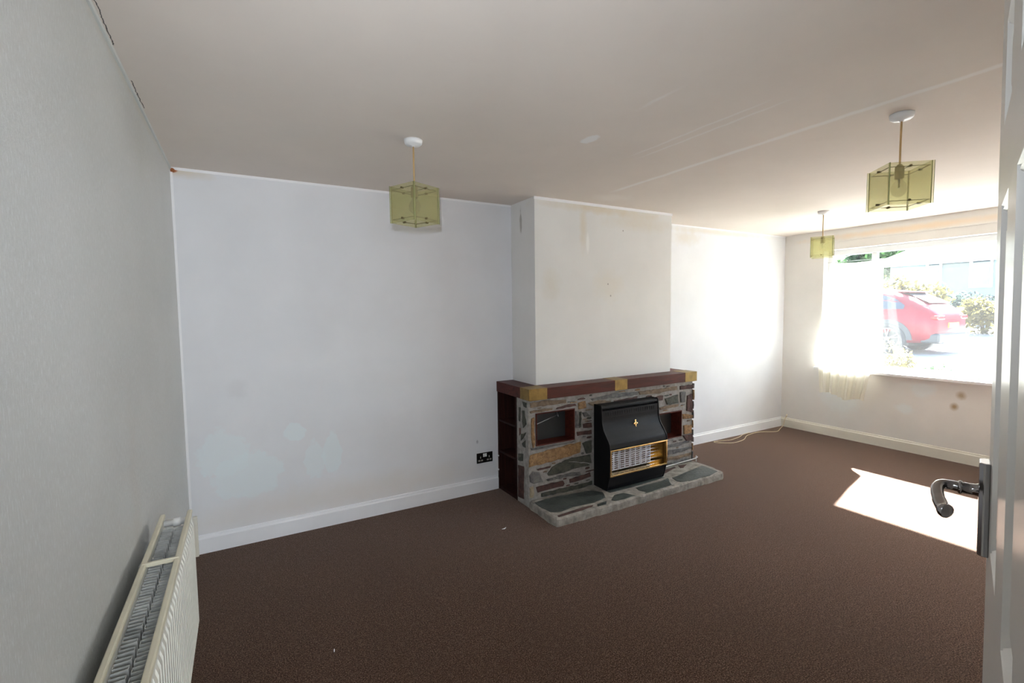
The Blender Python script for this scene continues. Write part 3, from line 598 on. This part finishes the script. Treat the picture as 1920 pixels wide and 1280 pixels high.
bm.faces.new([r_[0] for r_ in rg] + [r_[-1] for r_ in rg][::-1]).material_index = 8
for k, ps in HEARTH.items():
    for p in ps: slab(bm, p, lambda q, h: Vector((q.x, q.y, 0.058+h)), 0.004, KIND[k], 0.004, 0.05, 0.004)
fobj('hearth', bm, SM)
# mantel
bm = B(); mz0, mz1 = 0.837, 0.923
def prism(bm, pts, z0, z1):
    a = [bm.verts.new((x, y, z0)) for x, y in pts]; b_ = [bm.verts.new((x, y, z1)) for x, y in pts]; n = len(pts)
    for i in range(n): bm.faces.new((a[i], a[(i+1) % n], b_[(i+1) % n], b_[i]))
    bm.faces.new(a); bm.faces.new(b_)
prism(bm, [(2.185, -0.001), (2.185, -0.527), (4.041, -0.527), (4.041, -0.001), (3.861, -0.001), (3.861, -0.370), (2.345, -0.370), (2.345, -0.001)], mz0, mz1)
mt = fobj('mantel_shelf', bm, 'mahogany', bevel=0.002)
for (xa, xb, yb_) in ((2.183, 2.347, -0.395), (3.885, 4.043, -0.395)):
    if xa < 3: pts = [(xa, yb_), (xa, -0.529), (xb, -0.529), (xb, -0.372), (2.347, -0.372), (2.30, yb_)]
    else: pts = [(xb, yb_), (xb, -0.529), (xa, -0.529), (xa, -0.372), (3.95, -0.372), (3.97, yb_)]
    bm = B(); prism(bm, pts, mz0-0.001, mz1+0.002); fobj('brass_corner', bm, 'brass', bevel=0.001)
bm = B(); prism(bm, [(3.030, -0.529), (3.168, -0.529), (3.168, -0.372), (3.030, -0.372)], mz0-0.001, mz1+0.002); fobj('brass_band', bm, 'brass', bevel=0.001)
# mahogany lined niches
for (xa, xb, za, zb_), rod in ((n1, 1), (n2, 0)):
    t_ = 0.008; bm = boxes([(xa, xa+t_, -0.500, -0.372, za, zb_), (xb-t_, xb, -0.500, -0.372, za, zb_), (xa+t_, xb-t_, -0.500, -0.372, za, za+t_), (xa+t_, xb-t_, -0.500, -0.372, zb_-t_, zb_)])
    nl = fobj('niche_lining', bm, 'mahogany')
    bm = boxes([(xa+t_, xb-t_, -0.376, -0.371, za+t_, zb_-t_)]); fobj('niche_back', bm, 'slot_dark', nl)
    bm = B()
    if rod:
        tube(bm, [(2.292, -0.44, 0.625), (2.54, -0.40, 0.672)], 0.0030, 8); tube(bm, [(2.284, -0.442, 0.610), (2.294, -0.44, 0.645)], 0.005, 8); tube(bm, [(2.54, -0.40, 0.652), (2.54, -0.378, 0.69)], 0.004, 8)
        fobj('metal_rod', bm, 'steelrod', nl)
    else:
        lathe(bm, [(0, -0.395), (0.006, -0.392), (0.006, -0.376), (0, -0.376)], (3.74, 0, 0.545), 10, 'y'); fobj('screw_stud', bm, 'steelrod', nl)
# open shelf unit in the left side of the surround
bm = boxes([(2.192, 2.345, -0.022, -0.001, 0, mz0), (2.330, 2.345, -0.318, -0.022, 0, mz0), (2.192, 2.330, -0.318, -0.306, 0, mz0), (2.196, 2.330, -0.306, -0.022, 0.0, 0.025)])
su = fobj('side_shelf_unit', bm, 'mahogany_dark')
for z_ in (0.585, 0.318): fobj('shelf', boxes([(2.194, 2.330, -0.306, -0.022, z_, z_+0.018)]), 'mahogany_dark', su)
for z_ in (0.285, 0.165):
    bm = B(); lathe(bm, [(0, 2.176), (0.007, 2.178), (0.009, 2.184), (0.006, 2.193), (0, 2.193)], (0, -0.012, z_), 12, 'x'); fobj('screw_cap', bm, 'plastic_w', su)

# ------------------------------------------------------------------ gas fire
gf = thing('gas_fire', 'black gas fire with gold framed radiants standing on the slate hearth', 'gas fire', (3.137, -0.50, 0.066))
gw = 0.322
bm = B()
prof = [(0.0-0.012, 0.0), (-0.165, 0.0), (-0.178, 0.03), (-0.200, 0.118), (-0.200, 0.122), (-0.085, 0.124), (-0.085, 0.334), (-0.205, 0.336), (-0.207, 0.345)]
prof += [(p.x, p.y) for p in catmull([(-0.207, 0.345, 0), (-0.198, 0.385, 0), (-0.165, 0.430, 0), (-0.130, 0.480, 0), (-0.112, 0.535, 0), (-0.108, 0.585, 0)], 5)][1:]
prof += [(-0.105, 0.632), (-0.070, 0.636), (-0.070, 0.650), (-0.103, 0.652), (-0.100, 0.668), (-0.090, 0.676), (-0.012, 0.676)]
extrude_profile(bm, prof, -gw+0.012, gw-0.012)
body = obj('casing', bm, 'black', gf, bevel=0.0015)
for sx in (-1, 1):
    bm = B(); pr2 = [(0.0-0.012, 0.0), (-0.168, 0.0), (-0.181, 0.03), (-0.204, 0.118), (-0.208, 0.230), (-0.210, 0.345)] + [(p.x, p.y) for p in catmull([(-0.210, 0.345, 0), (-0.202, 0.385, 0), (-0.170, 0.430, 0), (-0.135, 0.480, 0), (-0.117, 0.535, 0), (-0.112, 0.600, 0)], 5)][1:] + [(-0.106, 0.670), (-0.094, 0.680), (-0.012, 0.680)]
    extrude_profile(bm, pr2, sx*(gw-0.012), sx*gw); obj('side_cheek', bm, 'black', gf, bevel=0.003)
bm = B()
for k in range(22):
    xx = -0.268+k*0.0255; box(bm, xx-0.0055, xx+0.0055, -0.1095, -0.1060, 0.592, 0.618)
obj('vent_slots', bm, 'vent_dark', gf)
bm = boxes([(-gw+0.012, gw-0.012, -0.110, -0.100, 0.574, 0.578)]); obj('trim_ridge', bm, 'black', gf)
# gold frame round the radiants
fo_, fi = 0.012, 0.0
zA, zB = 0.122, 0.334
bm = boxes([(-gw+0.004, gw-0.004, -0.214, -0.196, zA-0.002, zA+0.012), (-gw+0.004, gw-0.004, -0.214, -0.196, zB-0.010, zB+0.003), (-gw+0.004, -gw+0.018, -0.214, -0.196, zA+0.012, zB-0.010), (gw-0.018, gw-0.004, -0.214, -0.196, zA+0.012, zB-0.010)])
gfr = obj('gold_frame', bm, 'gold', gf, bevel=0.003)
bm = boxes([(-gw+0.018, -gw+0.022, -0.198, -0.09, zA+0.006, zB-0.006), (gw-0.022, gw-0.018, -0.198, -0.09, zA+0.006, zB-0.006), (-gw+0.018, gw-0.018, -0.092, -0.088, zA+0.006, zB-0.006)])
for q in ((-0.198, zA+0.004, -0.09, zA+0.030),):
    v = [bm.verts.new(p) for p in ((-gw+0.018, -0.198, zA+0.006), (gw-0.018, -0.198, zA+0.006), (gw-0.018, -0.12, zA+0.016), (-gw+0.018, -0.12, zA+0.016))]; bm.faces.new(v)
obj('reflector', bm, 'gold', gf)
bw = 0.119
for k in range(4):
    xc = -0.229+k*bw; w2 = bw/2-0.002
    bm = boxes([(xc-w2, xc+w2, -0.150, -0.105, zA+0.022, zB-0.014)])
    rr = obj('radiant', bm, 'ceramic', gf, bevel=0.003)
    bm = B()
    for r_ in range(9):
        for c_ in range(2): zc = zA+0.040+r_*0.0172; xx = xc-0.027+c_*0.054; box(bm, xx-0.019, xx+0.019, -0.1515, -0.1495, zc-0.0042, zc+0.0042)
    obj('radiant_slots', bm, 'radslot', rr)
bm = B()
for k in range(7): zc = zA+0.026+k*0.0270; tube(bm, [(-gw+0.016, -0.200, zc), (gw-0.050, -0.200, zc), (gw-0.045, -0.19, zc)], 0.0012, 6)
for xx in (-0.235, -0.075, 0.085): tube(bm, [(xx, -0.202, zA+0.008), (xx, -0.202, zB-0.006)], 0.0014, 6)
obj('guard_bars', bm, 'chrome', gf)
# small ornamental emblem
bm = B()
def disc(cx, cz, rx, rz):
    ring = [[bm.verts.new((cx+rx*s*cos(2*pi*k/14), -0.118-d-(0.55-cz)*0.14, cz+rz*s*sin(2*pi*k/14))) for k in range(14)] for s, d in ((1, 0), (0.9, 0.004), (0.5, 0.006))]
    for A, Bq in zip(ring, ring[1:]):
        for k in range(14): bm.faces.new((A[k], A[(k+1) % 14], Bq[(k+1) % 14], Bq[k]))
    bm.faces.new(ring[2]); bm.faces.new(ring[0])
for (a, b_, c_, d_) in ((0.030, 0.520, 0.011, 0.011), (0.030, 0.502, 0.010, 0.013), (0.015, 0.496, 0.009, 0.010), (0.045, 0.496, 0.009, 0.010), (0.030, 0.482, 0.009, 0.012), (0.032, 0.466, 0.006, 0.012), (0.036, 0.452, 0.010, 0.006)): disc(a, b_, c_, d_)
obj('emblem', bm, 'gold', gf)
bm = B(); tube(bm, [(0.30, -0.060, 0.018), (0.40, -0.035, 0.016), (0.905, -0.035, 0.028)], 0.0045, 8); tube(bm, [(0.905, -0.035, -0.004), (0.905, -0.035, 0.052)], 0.005, 8); tube(bm, [(0.885, -0.035, 0.036), (0.925, -0.035, 0.036)], 0.004, 8)
obj('gas_pipe', bm, simple('bright steel pipe', (0.62, 0.62, 0.62), 0.35, 0.3), gf)

# ------------------------------------------------------------------ small things
bm = B()
tube(bm, catmull([(5.60, -0.040, 0.0135), (5.46, -0.05, 0.012), (5.34, -0.085, 0.008), (5.16, -0.10, 0.004), (5.00, -0.06, 0.004), (4.93, -0.055, 0.004), (4.94, -0.10, 0.004), (5.08, -0.19, 0.004), (5.30, -0.17, 0.004), (5.50, -0.08, 0.004), (5.75, -0.06, 0.004), (5.95, -0.155, 0.004), (6.13, -0.10, 0.006), (6.265, -0.055, 0.02), (6.275, -0.07, 0.10), (6.280, -0.085, 0.135)], 6), 0.0038, 8)
tube(bm, [(6.278, -0.083, 0.130), (6.284, -0.09, 0.165)], 0.006, 8)
tag(obj('cable', bm, 'cable'), 'cream cable on the carpet running up into the corner by the window', 'cable')
def scrap(pts, lab):
    bm = B(); a = [bm.verts.new((x, y, 0.002)) for x, y in pts]; b_ = [bm.verts.new((x, y, 0.004)) for x, y in pts]; n = len(pts)
    for i in range(n): bm.faces.new((a[i], a[(i+1) % n], b_[(i+1) % n], b_[i]))
    bm.faces.new(a); bm.faces.new(b_); tag(obj('paper_scrap', bm, 'paper'), lab, 'scrap')
scrap([(1.845, -0.700), (1.865, -0.708), (1.885, -0.690), (1.866, -0.698)], 'tiny white scrap on the carpet left of the hearth')
scrap([(0.630, -1.362), (0.634, -1.363), (0.637, -1.345), (0.633, -1.344)], 'tiny white thread on the carpet in the near left part of the room')
bm = B(); slab(bm, [(0.003, 2.372), (0.022, 2.370), (0.026, 2.384), (0.018, 2.393), (0.004, 2.392)], lambda q, h: Vector((q.x, -0.003-h, q.y)), 0.010, 0, 0.002, 0.01)
tag(obj('rusty_fixing', bm, 'rust'), 'small rusty orange lump in the top left corner of the room', 'fixing')

# ------------------------------------------------------------------ outside
M['render_w'] = simple('pale rendered wall', (0.20, 0.24, 0.25), 0.9, 0, 0.06, 2)
M['road'] = simple('pale drive gravel', (0.30, 0.29, 0.27), 1.0, 0, 0.15, 3)
M['carred'] = simple('red car paint', (0.16, 0.007, 0.014), 0.3, 0.0, spec=0.25)
M['carblack'] = simple('black car trim', (0.03, 0.032, 0.035), 0.5)
M['cargrey'] = simple('silver bumper insert', (0.35, 0.36, 0.38), 0.35, 0.5)
M['carglass'] = simple('dark car glass', (0.02, 0.03, 0.04), 0.05, 0.0, spec=0.9)
M['tyre'] = simple('tyre rubber', (0.03, 0.03, 0.032), 0.8)
M['alloy'] = simple('machined alloy', (0.6, 0.6, 0.62), 0.3, 0.8)
M['tail'] = simple('red lamp lens', (0.35, 0.01, 0.01), 0.15)
M['plate_y'] = simple('yellow number plate', (0.75, 0.55, 0.05), 0.5)
M['houseglass'] = simple('house window glass', (0.10, 0.13, 0.15), 0.1, 0, spec=0.8)
t = NT('grey roof tiles'); t.setp(0.85, 0, 0.3); x, y, z = t.xyz()
rowf = t.math('FRACT', t.math('MULTIPLY', z, 7.0)); colf = t.math('FRACT', t.math('MULTIPLY', y, 3.4))
jn = t.math('MULTIPLY', t.math('LESS_THAN', rowf, 0.22), t.math('GREATER_THAN', colf, 0.35))
t.col(t.mix(jn, t.mix(t.noise(4, 3), (0.10, 0.095, 0.095), (0.13, 0.12, 0.12)), (0.02, 0.018, 0.02))); M['roof'] = t.m
gb = B(); xs_ = [(6.5, -0.25), (7.5, -0.2), (9.0, 0.0), (12.0, 0.36), (13.4, 0.39), (16.0, 0.41), (18, 0.6), (24, 1.0), (60, 2.2)]
gv = [[gb.verts.new((x_, y_, z_)) for y_ in (-40, 45)] for x_, z_ in xs_]
for a, b_ in zip(gv, gv[1:]): gb.faces.new((a[0], a[1], b_[1], b_[0]))
fl = [[gb.verts.new((x_, y_, z_-0.3)) for y_ in (-40, 45)] for x_, z_ in (xs_[0], xs_[-1])]
gb.faces.new((fl[0][0], fl[0][1], fl[1][1], fl[1][0]))
obj('ground_outside', gb, 'road', kind='structure')
# house over the road
hs = thing('bungalow', 'pale rendered bungalow with grey tiled roof across the road', 'house', (24, 0, 0.9))
bm = B(); box(bm, 0, 8, -9, 6.0, -0.6, 2.35); obj('wall', bm, 'render_w', hs)
bm = B(); e = 0.45; zE = 2.40; rz = zE+2.6
v = [bm.verts.new(p) for p in ((-e, -9-e, zE), (-e, 6+e, zE), (8+e, 6+e, zE), (8+e, -9-e, zE), (4, -5, rz), (4, 2.2, rz))]
for q in ((0, 1, 5, 4), (1, 2, 5), (2, 3, 4, 5), (3, 0, 4), (0, 3, 2, 1)): bm.faces.new([v[i] for i in q])
obj('roof', bm, 'roof', hs)
obj('fascia', boxes([(-e-0.02, -e+0.01, -9-e, 6+e, zE-0.20, zE+0.02)]), 'upvc', hs)
obj('gutter', boxes([(-e-0.10, -e-0.02, -9-e, 6+e, zE-0.06, zE+0.02)]), 'upvc', hs)
for (ya, yb_, za) in ((4.30, 4.80, 1.25), (2.85, 3.5, 1.25), (-0.2, 1.2, 1.0)):
    w = obj('window', boxes([(-0.06, 0.02, ya, yb_, za, 2.33)]), 'upvc', hs)
    obj('pane', boxes([(-0.075, -0.055, ya+0.08, yb_-0.10, za+0.10, 1.98), (-0.075, -0.055, ya+0.08, yb_-0.10, 2.10, 2.27)]), 'houseglass', w)
M['clad'] = simple('teal cladding', (0.20, 0.30, 0.32), 0.8)
for ya, yb_ in ((2.30, 2.84), (4.82, 5.55)): obj('cladding', boxes([(-0.03, 0.01, ya, yb_, 1.6, 2.33)]), 'clad', hs)
# foliage
def leafmat(name, a, b_):
    t = NT(name); t.setp(0.6, 0, 0.3); t.col(t.ramp(t.noise(3, 3), [(0.3, a), (0.7, b_)])); 
    tl = t.n.new('ShaderNodeBsdfTranslucent'); tl.inputs[0].default_value = (*[min(1, q*1.3) for q in b_], 1); mx = t.n.new('ShaderNodeMixShader'); mx.inputs[0].default_value = 0.35
    t.l.new(t.b.outputs[0], mx.inputs[1]); t.l.new(tl.outputs[0], mx.inputs[2]); t.l.new(mx.outputs[0], t.n['Material Output'].inputs[0]); return t.m
M['leaf_gold'] = leafmat('golden leaves', (0.04, 0.035, 0.012), (0.11, 0.09, 0.02)); M['leaf_green'] = leafmat('green leaves', (0.015, 0.035, 0.012), (0.03, 0.07, 0.02))
M['leaf_grey'] = leafmat('grey green leaves', (0.02, 0.035, 0.028), (0.05, 0.075, 0.055)); M['bark'] = simple('bark', (0.10, 0.07, 0.05), 0.9)
def bush(name, label, cat, c, rad_, nl, mat, ls, group=None, trunk=0.0, seed=1):
    r = random.Random(seed); root = thing(name, label, cat, (c[0], c[1], c[2]), 0, group); bm = B(); lumps = []
    for _ in range(9):
        a = r.uniform(0, 2*pi); q = r.uniform(0.2, 0.62); lumps.append((Vector((rad_[0]*q*cos(a), rad_[1]*q*sin(a), trunk+rad_[2]*(0.9+r.uniform(-.45, .5)))), r.uniform(0.38, 0.6)))
    for _ in range(nl):
        lc, lr = r.choice(lumps); d = Vector((r.gauss(0, 1), r.gauss(0, 1), r.gauss(0, 1))).normalized(); s = lr*r.uniform(0.6, 1.05)
        p = lc + Vector((d.x*rad_[0]*s, d.y*rad_[1]*s, d.z*rad_[2]*s)); p.z = max(p.z, 0.03)
        u = Vector((r.gauss(0, 1), r.gauss(0, 1), r.gauss(0, 1))).normalized(); w = u.cross(d); w = w.normalized() if w.length > 0.01 else Vector((1, 0, 0)); l1 = ls*r.uniform(0.6, 1.2)
        bm.faces.new([bm.verts.new(p-u*l1), bm.verts.new(p+w*l1*0.45), bm.verts.new(p+u*l1), bm.verts.new(p-w*l1*0.45)])
    me = bpy.data.meshes.new('foliage'); bm.to_mesh(me); bm.free(); me.materials.append(M[mat]); o = bpy.data.objects.new('foliage', me); COL.objects.link(o); o.parent = root
    bm = B()
    for lc, lr in lumps[:6]: tube(bm, [(0, 0, -0.15), (lc.x*0.3, lc.y*0.3, lc.z*0.5), tuple(lc)], [0.05*rad_[2]+0.01, 0.03*rad_[2], 0.01], 6)
    obj('stem', bm, 'bark', root); return root
bush('golden_shrub', 'large golden shrub behind the red car', 'shrub', (17.3, 2.85, 0.5), (0.95, 1.05, 1.12), 3600, 'leaf_gold', 0.09, 'shrubs across the road', seed=2)
bush('golden_shrub', 'low golden shrub right of the red car before the bungalow', 'shrub', (19.3, 1.7, 0.65), (0.85, 0.75, 0.6), 1600, 'leaf_gold', 0.08, 'shrubs across the road', seed=3)
bush('garden_shrub', 'grey green bush below the bungalow window', 'shrub', (21.5, 2.75, 0.85), (0.7, 0.8, 0.62), 1500, 'leaf_grey', 0.08, 'shrubs across the road', seed=4)
bush('golden_shrub', 'small leafy shrub just outside the window beside the curtain', 'shrub', (8.6, -0.30, -0.12), (0.30, 0.34, 0.60), 1700, 'leaf_gold', 0.035, 'plants outside the window', seed=5)
bush('garden_plant', 'low bright green plant just outside the window', 'plant', (8.5, -0.80, -0.12), (0.20, 0.20, 0.50), 900, 'leaf_green', 0.04, 'plants outside the window', seed=6)
bush('tree', 'green tree behind the left end of the bungalow roof', 'tree', (36, 11.6, 1.3), (3.0, 2.4, 2.0), 4000, 'leaf_green', 0.22, 'trees behind the bungalow', trunk=1.5, seed=7)
bush('tree', 'green tree seen above the curtain in the left of the window', 'tree', (33, 16.6, 1.3), (2.6, 2.4, 1.9), 3000, 'leaf_green', 0.22, 'trees behind the bungalow', trunk=1.2, seed=8)
# red car: x across, y along (rear towards -y); origin on the road below the rear bumper
car = thing('car', 'red crossover car parked outside the window, seen from the rear quarter', 'car', (14.5, 0.92, 0.39))
st = [  # y, half width at sill, at belt, at roof, z sill, z belt, z roof/deck
    (0.00, 0.74, 0.70, 0.45, 0.34, 0.80, 0.84), (0.06, 0.82, 0.80, 0.58, 0.30, 0.90, 1.00), (0.22, 0.87, 0.86, 0.62, 0.28, 0.98, 1.14), (0.50, 0.89, 0.88, 0.60, 0.27, 1.02, 1.33),
    (0.90, 0.90, 0.89, 0.60, 0.26, 1.01, 1.48), (1.40, 0.90, 0.89, 0.61, 0.26, 0.99, 1.56), (2.10, 0.90, 0.89, 0.61, 0.26, 0.96, 1.58), (2.70, 0.90, 0.89, 0.60, 0.26, 0.95, 1.50),
    (3.10, 0.90, 0.89, 0.60, 0.26, 0.95, 1.24), (3.40, 0.90, 0.88, 0.62, 0.26, 0.95, 1.03), (3.90, 0.88, 0.85, 0.62, 0.27, 0.90, 0.96), (4.25, 0.82, 0.78, 0.55, 0.30, 0.78, 0.84), (4.38, 0.70, 0.66, 0.45, 0.36, 0.66, 0.70)]
bm = B(); rings = []
for (y_, ws, wb, wr, zs_, zb_, zr) in st:
    half = [(ws*0.9, zs_), (ws, zs_+0.10), (ws+0.01, (zs_+zb_)/2), (wb, zb_), ((wb+wr)/2+0.02, (zb_+zr)/2), (wr, zr-0.03), (wr*0.7, zr)]
    rings.append([bm.verts.new((x_, y_, z_)) for x_, z_ in half] + [bm.verts.new((-x_, y_, z_)) for x_, z_ in half[::-1]])
for A, Bq in zip(rings, rings[1:]):
    n = len(A)
    for i in range(n): bm.faces.new((A[i], A[(i+1) % n], Bq[(i+1) % n], Bq[i]))
bm.faces.new(rings[0]); bm.faces.new(rings[-1]); cb = obj('car_body', bm, 'carred', car, smooth=True, bevel=0.0)
def side_pts(fr0, y_):
    for a, b_ in zip(st, st[1:]):
        if a[0] <= y_ <= b_[0]:
            u = (y_-a[0])/(b_[0]-a[0]); q = [a[k]+(b_[k]-a[k])*u for k in range(7)]
            wb, wr, zb_, zr = q[2], q[3], q[5], q[6]
            x_ = wb+(wr-wb)*fr0; z_ = zb_+(zr-0.03-zb_)*fr0
            return (x_ + 0.02*(1-abs(fr0-0.5)*2)+0.012, z_)
for sx in (-1, 1):
    bm = B(); top = []; bot = []
    for y_ in [0.62, 0.85, 1.2, 1.6, 2.0, 2.4, 2.8, 3.05]:
        k = min(1, max(0, (y_-0.5)/0.5)); a = side_pts(0.10, y_); b_ = side_pts(0.12+0.72*min(1, k+0.1), y_)
        m_ = side_pts(0.06+0.36*min(1, k+0.1)+0.05, y_)
        bot.append([bm.verts.new((sx*p[0], y_, p[1])) for p in (a, m_, b_)])
    for A, Bq in zip(bot, bot[1:]):
        for i in range(2): bm.faces.new((A[i], A[i+1], Bq[i+1], Bq[i]))
    obj('side_window', bm, 'carglass', car, smooth=True)
bm = B(); v = [bm.verts.new(p) for p in ((-0.56, 0.245, 1.17), (0.56, 0.245, 1.17), (0.54, 0.80, 1.46), (-0.54, 0.80, 1.46))]; bm.faces.new(v); bmesh.ops.translate(bm, verts=bm.verts, vec=(0, -0.012, 0.015)); obj('rear_window', bm, 'carglass', car)
obj('spoiler', boxes([(-0.55, 0.55, 0.64, 0.96, 1.44, 1.468)]), 'carred', car, bevel=0.01)
obj('bumper', boxes([(-0.84, 0.84, -0.05, 0.30, 0.28, 0.50)]), 'carblack', car, bevel=0.04)
obj('bumper_insert', boxes([(-0.60, 0.60, -0.07, 0.1, 0.26, 0.36)]), 'cargrey', car, bevel=0.02)
obj('number_plate', boxes([(-0.26, 0.26, -0.025, 0.03, 0.62, 0.73)]), 'plate_y', car)
for sx in (-1, 1): obj('tail_lamp', boxes([(sx*0.64-0.19, sx*0.64+0.19, -0.01, 0.22, 0.80, 0.90)]), 'tail', car, bevel=0.03)
for sx in (-1, 1):
    for wy in (0.90, 3.53):
        bm = B(); ring = []
        for k in range(17):
            a = pi*k/16; ring.append([bm.verts.new((sx*xx, wy+rr_*cos(a), 0.36+rr_*sin(a)-0.02)) for xx, rr_ in ((0.80, 0.47), (0.918, 0.47), (0.918, 0.37), (0.80, 0.37))])
        for A, Bq in zip(ring, ring[1:]):
            for i in range(4): bm.faces.new((A[i], A[(i+1) % 4], Bq[(i+1) % 4], Bq[i]))
        obj('wheel_arch', bm, 'carblack', car)
        bm = B(); lathe(bm, [(0.0, sx*0.64), (0.34, sx*0.64), (0.36, sx*0.67), (0.36, sx*0.90), (0.34, sx*0.925), (0.25, sx*0.93), (0.24, sx*0.905), (0, sx*0.905)], (0, wy, 0.36), 32, 'x'); wh = obj('tyre', bm, 'tyre', car)
        bm = B()
        for k in range(5):
            a0 = 2*pi*k/5+0.3
            for da in (-0.16, 0.16):
                p0 = Vector((sx*0.935, wy+0.05*cos(a0), 0.36+0.05*sin(a0))); p1 = Vector((sx*0.932, wy+0.235*cos(a0+da), 0.36+0.235*sin(a0+da))); tube(bm, [p0, p1], 0.014, 6)
        tube(bm, [(sx*0.932, wy+0.24*cos(2*pi*k/24), 0.36+0.24*sin(2*pi*k/24)) for k in range(25)], 0.012, 6)
        lathe(bm, [(0, sx*0.90), (0.05, sx*0.91), (0.05, sx*0.94), (0, sx*0.945)], (0, wy, 0.36), 16, 'x'); obj('wheel_rim', bm, 'alloy', wh)
